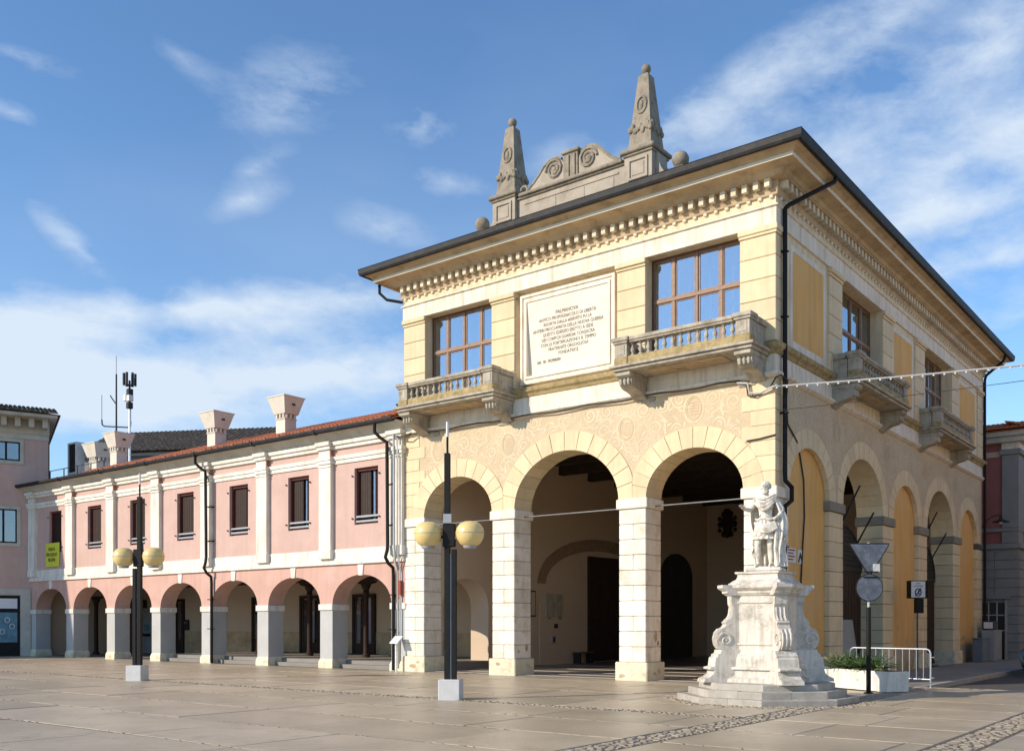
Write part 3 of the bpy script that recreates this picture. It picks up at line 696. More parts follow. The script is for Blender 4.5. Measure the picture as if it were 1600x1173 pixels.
MB().box(-8.52, -5.08, .255, .3, 14.10, 14.17).box(-8.52, -5.08, .255, .3, 14.75, 14.80).build('attic_frame', 'attic_panel', bl)
MB().box(-8.799, -4.801, .22, .96, 14.941, 15.0, .012).box(-8.69, -4.91, .14, 1.02, 15.001, 15.1, .02).build('attic_cornice', 'old_stone', bl)
def scroll(sg):
    X = lambda x: -6.8 + sg * x
    pr = [(.27, 15.1), (1.72, 15.1), (1.66, 15.2), (1.42, 15.36), (1.2, 15.56), (1.02, 15.76), (.8, 15.9), (.55, 15.92), (.36, 15.82), (.27, 15.66)]
    sgm = MB().prism([(X(x), z) for x, z in pr], lambda x, z: (x, .34, z), lambda x, z: (x, .78, z)).build('pediment_scroll', 'attic_panel', bl)
    sp = [(X(.62 + (.32 - .0115 * t) * math.cos(t * .6)), .32, 15.56 + (.32 - .0115 * t) * math.sin(t * .6)) for t in range(24)]
    MB().tube(sp, .045, 6).build('volute', 'old_stone', sgm, True)
    MB().ball((X(.62), .33, 15.56), .09, 10, 6, 1, .7, 1).build('volute_eye', 'old_stone', sgm, True)
    MB().tube([(X(x), .36, z) for x, z in pr[1:9]], .055, 6).build('scroll_edge', 'old_stone', sgm, True)
    MB().tube([(X(1.82 + .13 * math.cos(t * .6)), .4, 15.26 + .13 * math.sin(t * .6)) for t in range(11)], .05, 6).build('small_curl', 'old_stone', bl, True)
for sg in (-1, 1): scroll(sg)
MB().box(-7.06, -6.54, .30, .82, 15.101, 15.88).box(-6.98, -6.84, .26, .31, 15.15, 15.83).box(-6.76, -6.62, .26, .31, 15.15, 15.83).build('pediment_block', 'old_stone', bl)
MB().box(-7.12, -6.48, .24, .88, 15.881, 15.98, .02).build('pediment_cap', 'old_stone', bl)
for sg in (-1, 1):
    xo = -6.8 + sg * 2.9
    pr = [(0, 13.7), (0, 15.04), (.07, 15.04), (.10, 14.8), (.18, 14.58), (.30, 14.40), (.46, 14.32), (.46, 13.7)]
    MB().prism([(xo + sg * a, z) for a, z in pr], lambda x, z: (x, .35, z), lambda x, z: (x, .85, z)).build('attic_buttress', 'attic_panel', bl)
    xb = -6.8 + sg * 3.62
    fn = MB().box(xb - .13, xb + .13, .38, .64, 13.6, 14.48).build('ball_finial', 'old_stone', bl)
    MB().ball((xb, .5, 14.68), .24, 14, 10).build('finial_ball', 'old_stone', fn, True)
# roof, tiles along the eaves and gutter
def tiles(mb, o, ud, sd, nu, ns, w=.2, l=.42, seed=0, arc=5):
    r = random.Random(seed); o, ud, sd = Vector(o), Vector(ud).normalized(), Vector(sd).normalized(); nn = ud.cross(sd).normalized()
    if nn.z < 0: nn = -nn
    for j in range(ns):
        for i in range(nu):
            c = o + ud * (i * w + w / 2 + r.uniform(-.012, .012)) + sd * (j * l * .86 + r.uniform(-.02, .02)); v = []
            r0, r1 = w * .50, w * .42
            for rad, s_, h in ((r0, 0, .045), (r1, l, .012)):
                for k in range(arc):
                    a = math.pi * k / (arc - 1); v.append(tuple(c + sd * s_ + ud * (rad * math.cos(a)) + nn * (rad * .85 * math.sin(a) + h)))
            f = [(k, k + 1, arc + k + 1, arc + k) for k in range(arc - 1)] + [tuple(range(arc))]
            mb.add(v, f)
    return mb
EZ = 13.60; e_ = 1.06
rx0, rx1, ry0, ry1 = XL - e_, XR + e_, -e_, LY + e_; hw = (rx1 - rx0) / 2; rz = EZ + hw * math.tan(R(18))
xm = (rx0 + rx1) / 2
v = [(rx0, ry0, EZ), (rx1, ry0, EZ), (rx1, ry1, EZ), (rx0, ry1, EZ), (xm, ry0 + hw, rz), (xm, ry1 - hw, rz)]
rf = MB().add(v + [(a, b, c - .06) for a, b, c in v[:4]], [(0, 1, 4), (1, 2, 5, 4), (2, 3, 5), (3, 0, 4, 5), (6, 7, 1, 0), (7, 8, 2, 1), (8, 9, 3, 2), (9, 6, 0, 3), (9, 8, 7, 6)]).build('roof', 'tile_dark', bl)
tn = math.tan(R(18))
stuff(tiles(MB(), (rx0 + .3, ry0 + .10, EZ + .0), (1, 0, 0), (0, 1, tn), 72, 3, .2, seed=1).build('eave_tiles', 'tile_dark', rf))
stuff(tiles(MB(), (rx1 - .16, ry0 + .3, EZ - .03), (0, 1, 0), (-1, 0, tn), 122, 2, .2, seed=2).build('eave_tiles', 'tile_dark', rf))
gp = [(.99, 13.60), (.97, 13.50), (1.0, 13.44), (1.05, 13.42), (1.10, 13.44), (1.13, 13.50), (1.14, 13.64), (1.155, 13.65), (1.14, 13.665), (1.12, 13.65), (1.11, 13.56)]
ring(gp, 'gutter', 'gutter')
def pipe(path, r, name, mt_, par, n=8): return MB().tube(path, r, n).build(name, mt_, par, True)
pipe([(XR + 1.05, 1.55, 13.45), (XR + 1.02, 1.5, 13.3), (XR + .62, .95, 12.92), (XR + .2, .40, 12.52), (XR + .14, .32, 12.42), (XR + .14, .32, 12.2), (XR + .14, .32, 5.5), (XR + .14, .34, 5.35), (XR + .2, .62, 5.2), (XR + .2, .62, 4.85), (XR + .13, .34, 4.68), (XR + .13, .32, 4.5), (XR + .13, .32, 0)], .062, 'downpipe', 'metal_dark', bl)
for z in (11.3, 9.6, 7.1, 3.6, 2.0): MB().box(XR, XR + .22, .24, .4, z, z + .03).build('pipe_bracket', 'metal_dark', bl)
pipe([(XR + 1.05, LY - .3, 13.45), (XR + .9, LY - .2, 13.2), (XR + .2, LY - .1, 12.7), (XR + .13, LY - .05, 12.5), (XR + .13, LY - .05, 0)], .06, 'downpipe', 'metal_dark', bl)
pipe([(XL - .75, -.5, 13.25), (XL - .75, -.5, 12.95), (XL - .55, -.35, 12.72), (XL - .06, -.08, 12.6)], .05, 'downpipe', 'metal_dark', bl)
# tie rods, wires and cables fixed to the walls
for (c, a, b) in AF:
    pipe([(c - a - .02, .42, 4.98), (c + a + .02, .42, 4.98)], .02, 'tie_rod', 'rod', bl)
cab = [(XL + .1, -.13, 8.03)] + [(XL + .3 + i * .6, -.12, 8.02 + .025 * math.sin(i * 1.7)) for i in range(20)] + [(-1.15, -.10, 8.02), (-.95, -.08, 7.96), (-.9, -.07, 7.6), (-.7, -.08, 7.55), (-.3, -.1, 7.7), (-.1, -.16, 7.95), (XR + .2, -.1, 8.0), (XR + .3, .1, 7.9), (XR + .2, .3, 7.6)]
pipe(cab, .022, 'cable', 'cable', bl, 5)
pipe([(-1.2, -.10, 7.98), (-.9, -.12, 7.92), (-.85, -.10, 7.66), (-.55, -.10, 7.62), (-.2, -.14, 7.72), (XR + .1, -.12, 7.75)], .028, 'cable', 'cable_pale', bl, 5)
pipe([(-.95, -.06, 6.42), (-.6, -.05, 6.44), (XR + .05, -.05, 6.5)], .02, 'wall_bracket', 'cable', bl, 5)
pipe([(XR + .16, .2, 7.9), (XR + .12, .45, 7.4), (XR + .04, .75, 6.9), (XR + .03, 1.4, 6.55), (XR - .12, 2.0, 6.3), (XR - .12, 2.3, 5.6), (XR - .12, 2.35, 4.6), (XR - .12, 2.2, 3.6), (XR - .12, 2.05, 2.4), (XR - .11, 2.05, 1.2)], .022, 'cable', 'cable', bl, 5)
pipe([(XR + .06, .1, 8.75), (XR + .08, .4, 8.6)], .05, 'junction_box', 'impost_grey', bl)
# iron gates in the two side arches
def gate(c):
    o = -.72; a, b, zs = 1.93, 1.35, 3.45
    gt = MB(PR).tube([(c - a * math.cos(t * math.pi / 24), o, zs + b * math.sin(t * math.pi / 24)) for t in range(25)], .05, 6).build('gate', 'iron', bl)
    for za, zb_ in ((zs - .12, zs + .02), (.02, .14)): MB(PR).box(c - a, c + a, o - .04, o + .04, za, zb_).build('gate_rail', 'iron', gt)
    m = MB(PR)
    for k in range(45):
        u = c - a + (k + .5) * 2 * a / 45; zt = zs + b * math.sqrt(max(0, 1 - ((u - c) / a) ** 2)); m.box(u - .028, u + .028, o - .012, o + .012, zs, zt)
    for k in range(1, 9): z = zs + b * k / 9; hw_ = a * math.sqrt(1 - (k / 9) ** 2); m.box(c - hw_, c + hw_, o - .015, o + .015, z - .022, z + .022)
    stuff(m.build('grille', 'iron', gt))
    for sg in (-1, 1):
        lf = MB(PR).box(min(c + sg * .02, c + sg * a), max(c + sg * .02, c + sg * a), o - .03, o, .14, zs - .12).build('gate_leaf', 'dark_wood', gt)
        for k in range(6): u = c + sg * (.18 + k * .3); MB(PR).box(u - .13, u + .13, o, o + .02, .2, zs - .2, .008).build('board', 'dark_wood', gt)
    for t in (5, 12, 19):
        u, z = c - a * math.cos(t * math.pi / 24), zs + b * math.sin(t * math.pi / 24); MB(PR).tube([(u, o, z), (u - (u - c) * .1, -.12, z + 1.2 if t == 12 else z + 1.0)], .03, 6).build('gate_stay', 'iron', gt)
for k in (1, 3): gate(AS[k][0])
# the hall behind the arches
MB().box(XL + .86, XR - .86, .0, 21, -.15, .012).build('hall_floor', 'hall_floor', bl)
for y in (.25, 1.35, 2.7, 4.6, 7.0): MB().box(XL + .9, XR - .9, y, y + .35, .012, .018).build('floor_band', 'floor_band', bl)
ML = lambda u, o, z: (XL + .85 + o, u, z)
m = MB(ML); arch_wall(m, .87, LY - .46, -.84, 0, ZW, 2.25, [(2.2, 1.25, .98)]); m.box(.87, .95, -.84, 0, -.1, 2.25); m.box(3.45, LY - .46, -.84, 0, -.1, 2.25)
m.build('hall_side_wall', 'hall_wall', bl)
MB().box(XL + .86, XR - .86, 21, 21.4, -.1, ZW).build('hall_back_wall', 'hall_wall', bl)
MB().box(XL + .3, XR - .3, .3, LY - .46, ZW + .01, ZW + .2).build('hall_ceiling', 'beam', bl)
for k in range(10): y = 1.6 + k * 2.1; MB().box(XL + .86, XR - .86, y, y + .3, ZW - .42, ZW).build('ceiling_beam', 'beam', bl)
def arc_band(mp, c, sp, a0, b0, a1, b1, o0, o1, t0=0, t1=1, n=24):
    ts = [math.pi * (t0 + (t1 - t0) * i / n) for i in range(n + 1)]
    return MB(mp).prism([(c - a0 * math.cos(t), sp + b0 * math.sin(t)) for t in ts] + [(c - a1 * math.cos(t), sp + b1 * math.sin(t)) for t in reversed(ts)], lambda u, z: (u, o0, z), lambda u, z: (u, o1, z))
arc_band(ML, 11.2, 3.2, 4.2, 1.5, 4.75, 2.0, -.05, .025).build('brick_arch', 'hall_brick', bl)
dr = MB(ML).box(10.0, 12.7, 0, .06, .05, 4.45).build('hall_door', 'dark_wood', bl)
for k in range(5): MB(ML).box(10.05 + k * .53, 10.55 + k * .53, .06, .09, .1, 4.4, .01).build('plank', 'dark_wood', dr)
for c, hw_, sp, b, mt_ in ((7.75, 1.15, 2.2, .85, 'hall_wall'), (17.8, 1.6, 3.9, 1.1, 'room_dark')):
    pr = [(c - hw_, .0), (c + hw_, .0)] + [(c + hw_ * math.cos(t * math.pi / 16), sp + b * math.sin(t * math.pi / 16)) for t in range(17)]
    MB(ML).prism(pr, lambda u, z: (u, -.02, z), lambda u, z: (u, .03, z)).build('niche' if mt_ == 'hall_wall' else 'arched_door', mt_, bl)
pl = thing('memorial_plaque', 'rectangular stone plaque on the hall wall inside the middle arch', 'plaque', ML(7.5, .03, 1.9))
MB(ML).box(6.95, 8.15, .031, .07, 1.9, 2.8, .01).build('tablet', 'grey_stone', pl); MB(ML).box(7.1, 7.25, .031, .09, 1.8, 1.9).build('bracket', 'impost_grey', pl); MB(ML).box(7.85, 8.0, .031, .09, 1.8, 1.9).build('bracket', 'impost_grey', pl)
cr = thing('coat_of_arms', 'dark carved coat of arms high on the back wall inside the right arch', 'emblem', (-11.4, 21, 6.1))
MB().prism([(-11.4 + .34 * math.cos(t * math.pi / 10) * (1 if t < 10 else .8), 6.6 + .5 * math.sin(t * math.pi / 10)) for t in range(20)], lambda x, z: (x, 20.99, z), lambda x, z: (x, 20.9, z)).build('shield', 'dark_wood', cr)
m = MB()
for k in range(12): a = k * math.pi / 6; m.ball((-11.4 + .40 * math.cos(a) * (1 + .2 * (k % 2)), 20.92, 6.6 + .58 * math.sin(a)), .13 - .03 * (k % 2), 8, 5, 1, .6, 1.2)
stuff(m.build('scrollwork', 'dark_wood', cr, True)); MB().ball((-11.4, 20.9, 7.25), .16, 10, 6, 1.2, .6, .9).build('crown', 'dark_wood', cr, True)
for k, (x, y, w_) in enumerate(((-9.0, 20.98, 'tall narrow notice board beside the dark arched hall door'),)):
    nb = thing('notice_board', w_, 'board', (x, y, 1.2)); MB().box(x - .5, x + .5, y - .04, y, 1.2, 3.2).build('board', 'dark_wood', nb); MB().box(x - .42, x + .42, y - .05, y - .041, 1.3, 3.1).build('sheet', 'hall_wall', nb)

# odds and ends fixed in the hall
for nm, lab, cat, (u0, u1, z0, z1), mt_ in (('fuse_box', 'small grey box low on the hall wall under the stone plaque', 'box', (7.35, 7.6, .85, 1.15), 'steel_grey'), ('ashtray', 'little dark wall ashtray under the stone plaque', 'ashtray', (7.55, 7.75, 1.45, 1.62), 'iron'),
        ('framed_notice', 'brown framed notice at the left of the hall niche', 'notice', (5.9, 6.25, 1.9, 2.9), 'dark_wood'), ('poster_frame', 'dark framed poster between the two hall doors', 'notice', (14.1, 15.0, 1.4, 2.9), 'dark_wood')):
    t_ = thing(nm, lab, cat, ML((u0 + u1) / 2, .03, z0)); MB(ML).box(u0, u1, .031, .09, z0, z1, .01).build('case', mt_, t_); MB(ML).box(u0 + .05, u1 - .05, .09, .094, z0 + .05, z1 - .05).build('front', 'room_dark' if mt_ != 'dark_wood' else 'hall_wall', t_)
bn0 = thing('hall_bench', 'low wooden bench beside the big dark hall door', 'bench', ML(9.2, .4, 0))
MB(ML).box(8.7, 9.85, .12, .5, .42, .47, .01).build('seat', 'window_wood', bn0)
for u in (8.8, 9.7): MB(ML).box(u - .04, u + .04, .15, .47, .02, .42).build('leg', 'iron', bn0)

# scars where plaster and stone have flaked off the piers
def scar(P, cu, cz, ru, rz_, seed, o):
    r = random.Random(seed); pts = [(cu + ru * (.55 + .5 * r.random()) * math.cos(t * .5236), cz + rz_ * (.55 + .5 * r.random()) * math.sin(t * .5236)) for t in range(12)]
    MB(P).prism(pts, lambda u, z: (u, o, z), lambda u, z: (u, o - .03, z)).build('plaster_scar', 'infill_base', bl)
JX = lambda x0: (lambda u, o, z: (x0 + o, u, z))
for x0, cu, cz, ru, rz_, sd in ((-4.01 + .012, .55, 1.25, .10, .18, 1), (-4.01 + .012, .68, 1.05, .07, .10, 2), (-4.01 + .09, .35, .2, .10, .05, 3), (-4.01 + .09, .6, .25, .07, .09, 4), (-8.71 + .012, .62, .85, .08, .13, 5), (-8.71 + .012, .2, .75, .05, .07, 6), (-12.55 + .012, .5, 1.35, .03, .03, 7), (-8.71 + .012, .45, 1.35, .03, .03, 8)): scar(JX(x0), cu, cz, ru, rz_, sd, .0025)
for u, z, ru, rz_, sd in ((-4.75, .12, .14, .07, 11), (-9.3, .35, .12, .06, 12), (-13.0, .2, .2, .09, 13), (-12.75, .33, .12, .06, 14)): scar(PF, u, z, ru, rz_, sd, .0945)
for u, z, ru, rz_, sd in ((3.1, .95, .5, .12, 21), (2.2, .85, .6, .15, 22), (11.2, 1.5, .12, .08, 23), (12.3, 1.0, .3, .12, 24), (20.5, 1.0, .5, .12, 25)): scar(PR, u, z, ru, rz_, sd, -.147)
# ------------------------------------------------------------------ the pink arcade wing
UL, UR, SW = -40.08, XL - .012, 2.33
wg = thing('arcade_wing', 'long pink two-storey wing with seven low arches and cream pilasters', 'building', (UL, 0, 0))
CW = [-15.61 - 3.69 * k for k in range(7)]
AW = sorted([(c, 1.51, 1.05) for c in CW])
arch_wall(MB(PF), UL, UR, -.75, 0, 3.8, SW, AW, 20).build('arcade_wall', 'pink_deep', wg)
edges = [UL] + sum([[c - 1.51, c + 1.51] for c, _, _ in AW], []) + [UR]
for i in range(0, len(edges), 2):
    u0, u1 = edges[i], edges[i + 1]
    if u1 - u0 < .05: continue
    MB(PF).box(u0, u1, -.745, -.004, .26, 2.12).build('arcade_pier', 'pier_grey', wg)
    MB(PF).add([(u0 - .05, .05, -.1), (u1 + .05, .05, -.1), (u1 + .05, -.8, -.1), (u0 - .05, -.8, -.1), (u0 - .045, .045, .22), (u1 + .045, .045, .22), (u1 + .045, -.795, .22), (u0 - .045, -.795, .22), (u0, .0, .34), (u1, .0, .34), (u1, -.75, .34), (u0, -.75, .34)],
        [(0, 1, 5, 4), (1, 2, 6, 5), (2, 3, 7, 6), (3, 0, 4, 7), (4, 5, 9, 8), (5, 6, 10, 9), (6, 7, 11, 10), (7, 4, 8, 11)]).build('pier_foot', 'pier_plinth', wg)
    MB(PF).box(u0 - .05, u1 + .05, -.79, .05, 2.12, SW + .012, .015).build('arcade_impost', 'wing_white', wg)
for c, a, b in AW:
    MB(PF).prism([(c - .10, SW + b - .03), (c + .10, SW + b - .03), (c + .15, 3.755), (c - .15, 3.755)], lambda u, z: (u, .035, z), lambda u, z: (u, -.3, z)).build('keystone', 'wing_white', wg)
m = MB(PF)
CWN = [-15.35 - 3.66 * k for k in range(7)]; ZB, ZT = 5.16, 7.18
us = [UL] + sum([[c - .6, c + .6] for c in sorted(CWN)], []) + [UR]
for i in range(0, len(us), 2): m.box(us[i], us[i + 1], -.45, 0, 3.8, 8.35)
for c in CWN: m.box(c - .6, c + .6, -.45, 0, 3.8, ZB); m.box(c - .6, c + .6, -.45, 0, ZT, 8.35)
m.build('upper_wall', 'pink', wg)
MB(PF).box(UL, UR, -.1, .10, 3.76, 3.87, .012).box(UL, UR, -.1, .07, 3.871, 3.98, .01).build('string_course', 'wing_white', wg)
MB(PF).box(UL, UR, -.1, .03, 3.981, 4.32).build('base_band', 'wing_white', wg)
MB(PF).box(UL, UR, -.1, .05, 7.42, 7.56).box(UL, UR, -.1, .09, 7.561, 7.70, .01).build('architrave_band', 'wing_white', wg)
MB(PF).box(UL, UR, -.1, .10, 7.96, 8.09, .01).box(UL, UR, -.1, .17, 8.091, 8.24, .015).build('cornice_band', 'wing_white', wg)
pr = [(.0, 8.241), (.17, 8.25), (.22, 8.33), (.33, 8.43), (.46, 8.50), (.50, 8.55), (0, 8.55)]
MB(PF).prism(pr, lambda o, z: (UL, o, z), lambda o, z: (UR, o, z)).build('eave_cove', 'eave_grey', wg)
PC = [(-17.67 - 3.67 * k, -17.04 - 3.67 * k) for k in range(6)]
for u0, u1 in [(-14.03, UR - .01)] + PC + [(-39.75, -39.1)]:
    d = .17
    p_ = MB(PF).box(u0, u1, 0, d, 4.32, 7.32).box(u0 - .03, u1 + .03, 0, d + .03, 3.983, 4.318, .008).build('pilaster', 'wing_white', wg)
    MB(PF).box(u0 - .03, u1 + .03, 0, d + .03, 7.321, 7.37, .01).box(u0 - .05, u1 + .05, 0, d + .05, 7.44, 7.56, .01).box(u0 - .07, u1 + .07, 0, d + .08, 7.561, 7.70, .012).box(u0, u1, 0, d, 7.371, 7.439).build('capital', 'wing_white', p_)
    MB(PF).box(u0, u1, 0, d - .01, 7.701, 7.955).build('entablature_block', 'brick_patch' if u1 < -15 and u0 > -38 else 'wing_white', p_)
    MB(PF).box(u0 - .004, u0 + (u1 - u0) * .93, 0, d, 7.703, 7.953).build('entablature_face', 'wing_white', p_)
    MB(PF).box(u0 - .05, u1 + .05, 0, d + .08, 7.962, 8.09, .01).box(u0 - .08, u1 + .08, 0, d + .15, 8.091, 8.24, .015).build('cornice_break', 'wing_white', p_)
for k, c in enumerate(CWN):
    wn_ = MB(PF).box(c - .6, c - .53, -.30, -.12, ZB, ZT).box(c + .53, c + .6, -.30, -.12, ZB, ZT).box(c - .53, c + .53, -.30, -.12, ZT - .1, ZT).box(c - .53, c + .53, -.30, -.12, ZB, ZB + .07).build('window', 'red_wood', wg)
    lf = MB(PF).box(c - .53, c - (-.02 if k < 2 else -.16), -.27, -.22, ZB + .07, ZT - .1).build('shutter', 'dark_wood', wn_)
    for j in range(6 if k >= 2 else 4):
        u = c - .5 + j * .125; MB(PF).box(u, u + .1, -.22, -.212, ZB + .1, ZT - .13).build('slat', 'dark_wood', wn_)
    x0 = .03 if k < 2 else .17
    MB(PF).box(c + x0, c + .53, -.29, -.285, ZB + .07, ZT - .1).build('pane', 'glass_dim', wn_)
    MB(PF).box(c + x0 + .17, c + x0 + .22, -.284, -.24, ZB + .07, ZT - .1).build('mullion', 'red_wood', wn_)
    if k < 3: MB(PF).box(c + x0 + .03, c + .5, -.36, -.35, ZB + .45, ZT - .12).build('curtain', 'curtain', wn_)
    MB(PF).box(c - .6, c + .6, -.4, -.38, ZB, ZT).build('window_back', 'room_dark', wn_)
    for z in (ZB + .08, ZB + .25): MB(PF).box(c - .6, c + .6, -.09, -.05, z, z + .075, .008).build('guard_bar', 'steel_grey', wn_)
    for sx in (-.68, .68):
        for z in (ZB + .2, ZT - .3): MB(PF).box(c + sx - .02, c + sx + .02, 0, .06, z, z + .05).build('shutter_hook', 'iron', wn_)
# passage behind the arches
MB().box(-28.9, UR + .86, .3, 6.2, -.1, .14).box(-28.9, UR + .86, .62, 6.2, .14, .28).build('passage_steps', 'sidewalk', wg)
MB().box(UL, -28.9, .0, 6.2, -.1, .01).build('passage_floor', 'sidewalk', wg)
MB().box(UL, UR, 6.2, 6.5, -.1, 8.4).build('passage_back_wall', 'hall_wall', wg)
MB().box(UL + .0, UR, 6.17, 6.2, 0, 1.25).build('dado', 'infill_base', wg)
MB().box(UL, UL + .3, .76, 6.2, -.1, 8.4).build('passage_end_wall', 'hall_wall', wg)
MB().box(UL, UR + .8, .5, 6.2, 3.82, 3.95).build('passage_ceiling', 'hall_wall', wg)
for k in range(8):
    x = -15.1 - 3.4 * k
    cl = MB().lathe([(.17, 0), (.17, .12), (.11, .18), (.10, 2.55), (.13, 2.6), (.11, 2.68), (.2, 2.85), (.2, 2.92)], (x, 3.0, .28 if x > -28.9 else .01), 12).build('column', 'dark_wood', wg, True)
    zt = 3.2 if x > -28.9 else 2.93
    MB().prism([(x - .55, zt + .14), (x - .45, zt + .05), (x - .2, zt), (x + .2, zt), (x + .45, zt + .05), (x + .55, zt + .14)], lambda x_, z: (x_, 2.88, z), lambda x_, z: (x_, 3.12, z)).build('bracket', 'dark_wood', cl)
MB().box(UL + .3, UR, 2.86, 3.14, 3.36, 3.62).build('main_beam', 'beam', wg)
for k in range(16): x = -14.3 - 1.62 * k; MB().box(x - .07, x + .07, .76, 6.19, 3.622, 3.818).build('ceiling_beam', 'beam', wg)
for k in range(7):
    x = -18.3 - 3.62 * k
    d_ = MB().box(x - .72, x - .6, 6.08, 6.19, .01, 2.95).box(x + .6, x + .72, 6.08, 6.19, .01, 2.95).box(x - .6, x + .6, 6.08, 6.19, 2.8, 2.95).build('shop_door', 'dark_wood', wg)
    for sg in (-1, 1):
        a, b = sorted((x + sg * .02, x + sg * .6))
        MB().box(a, b, 6.12, 6.16, .05, .75).box(a, a + .13, 6.12, 6.16, .75, 2.8).box(b - .13, b, 6.12, 6.16, .75, 2.8).build('door_leaf', 'dark_wood', d_)
        MB().box(a + .13, b - .13, 6.13, 6.14, .75, 2.75).build('pane', 'glass_dim', d_)
        MB().box(a + .16, b - .16, 6.165, 6.168, .9, 2.5).build('blind', 'curtain', d_)
# roof
tw = R(18.6); r0 = Vector((0, -.62, 8.56)); zr = 8.56 + 4.62 * math.tan(tw)
HX0, HX1 = -33.5, -30.0
wr = MB().add([(HX0, -.62, 8.56), (UR - .05, -.62, 8.56), (UR - .05, 4, zr), (HX1, 4, zr), (UR - .05, 8.6, 8.56), (HX0, 8.6, 8.56)], [(0, 1, 2, 3), (3, 2, 4, 5), (0, 3, 5)]).build('roof', 'tile_red', wg)
tm = MB(); full = MB(); tiles(full, (HX0, -.66, 8.57), (1, 0, 0), (0, math.cos(tw), math.sin(tw)), 99, 13, .2, .42, 5)
for i in range(0, len(full.v), 10):
    x, y = full.v[i][0], full.v[i][1]
    if x > HX0 + (y + .62) * (HX1 - HX0) / 4.62 + .1 and x < UR - .3: tm.add(full.v[i:i + 10], [(0, 1, 6, 5), (1, 2, 7, 6), (2, 3, 8, 7), (3, 4, 9, 8), (0, 1, 2, 3, 4)])
stuff(tm.build('roof_tiles', 'tile_red', wr))
MB().box(UL, HX1, .0, 6.5, 8.36, 8.55).build('terrace_roof', 'far_grey', wg)
MB(PF).prism([(.50, 8.60), (.49, 8.53), (.53, 8.48), (.60, 8.47), (.66, 8.51), (.68, 8.58), (.68, 8.63), (.66, 8.63), (.64, 8.55)], lambda o, z: (UL - .15, o, z), lambda o, z: (UR - .02, o, z)).build('gutter', 'gutter', wg)
for u in (-17.4, -21.0, -24.75, -28.4, -32.1, -35.8): MB(PF).box(u - .06, u + .06, .49, .70, 8.46, 8.64, .01).build('gutter_joint', 'metal_dark', wg)
def wdown(u, side):
    s = side
    pipe([(u - .35 * s, -.58, 8.5), (u - .35 * s, -.58, 8.2), (u - .2 * s, -.45, 8.0), (u, -.34, 7.85), (u, -.33, 7.6), (u, -.30, 4.35), (u + .02, -.34, 4.15), (u - .03, -.38, 3.9), (u + .03, -.3, 3.7), (u + .08, -.12, 3.55), (u + .08, -.1, 3.3), (u + .08, -.1, .02)], .06, 'downpipe', 'metal_dark', wg)
    for z in (6.4, 5.0, 2.6, 1.4): MB().box(u - .08, u + .16, -.2, -.0, z, z + .035).build('pipe_bracket', 'metal_dark', wg)
wdown(-24.42, 1); wdown(-13.98, 1)
pipe([(-13.72, -.28, 8.1), (-13.7, -.27, 7.2), (-13.7, -.27, 4.2), (-13.72, -.2, 3.7), (-13.72, -.08, 3.4), (-13.72, -.06, .1)], .035, 'conduit', 'pier_grey', wg)
pipe([(-13.56, -.25, 8.2), (-13.56, -.25, 4.0), (-13.6, -.08, 3.5), (-13.6, -.06, 1.0)], .028, 'conduit', 'galv', wg)
pipe([(-13.6, -.3, 8.0), (-13.2, -.3, 7.95), (-12.9, -.25, 8.05)], .025, 'conduit', 'cable', wg)
MB().box(-13.66, -13.55, -.12, -.03, 2.6, 3.1).build('conduit_cover', 'rust_red', wg)
pipe([(-40.2, -.6, 8.5), (-40.15, -.55, 8.1), (-40.0, -.2, 7.9), (-39.97, -.16, 7.5), (-39.97, -.16, .02)], .065, 'downpipe', 'metal_dark', wg)
def chimney(x, y, zb, s=.28, name='chimney'):
    c = MB().box(x - s, x + s, y - s, y + s, zb, 9.75).build(name, 'chimney', wg)
    MB().box(x - s - .03, x + s + .03, y - s - .03, y + s + .03, 9.751, 9.80, .01).build('chimney_band', 'chimney', c)
    for du in (-.2, 0, .2):
        for sg in (-1, 1):
            MB().box(x + du - .045, x + du + .045, y + sg * (s - .02) - .06, y + sg * (s - .02) + .06, 9.80, 9.97, .01).build('chimney_corbel', 'chimney', c)
            MB().box(x + sg * (s - .02) - .06, x + sg * (s - .02) + .06, y + du - .045, y + du + .045, 9.80, 9.97, .01).build('chimney_corbel', 'chimney', c)
    a, b = s + .06, s + .24
    v = [(x + sx * r, y + sy * r, z) for r, z in ((a, 9.97), (b, 10.62), (b + .02, 10.62), (b + .02, 10.66)) for sx, sy in ((-1, -1), (1, -1), (1, 1), (-1, 1))]
    MB().add(v, [(4 * i + k, 4 * i + (k + 1) % 4, 4 * i + 4 + (k + 1) % 4, 4 * i + 4 + k) for i in range(3) for k in range(4)] + [(3, 2, 1, 0), (12, 13, 14, 15)]).build('chimney_hood', 'chimney', c)
    xx = x + (a + b) / 2 + .02; MB().box(xx - .01, xx + .03, y - .06, y + .08, 10.30, 10.37).build('chimney_vent', 'iron', c)
chimney(-21.15, 1.15, 8.6); chimney(-25.75, 1.15, 8.6); chimney(-33.25, 1.0, 8.5); chimney(-36.6, 1.9, 8.5, .36)
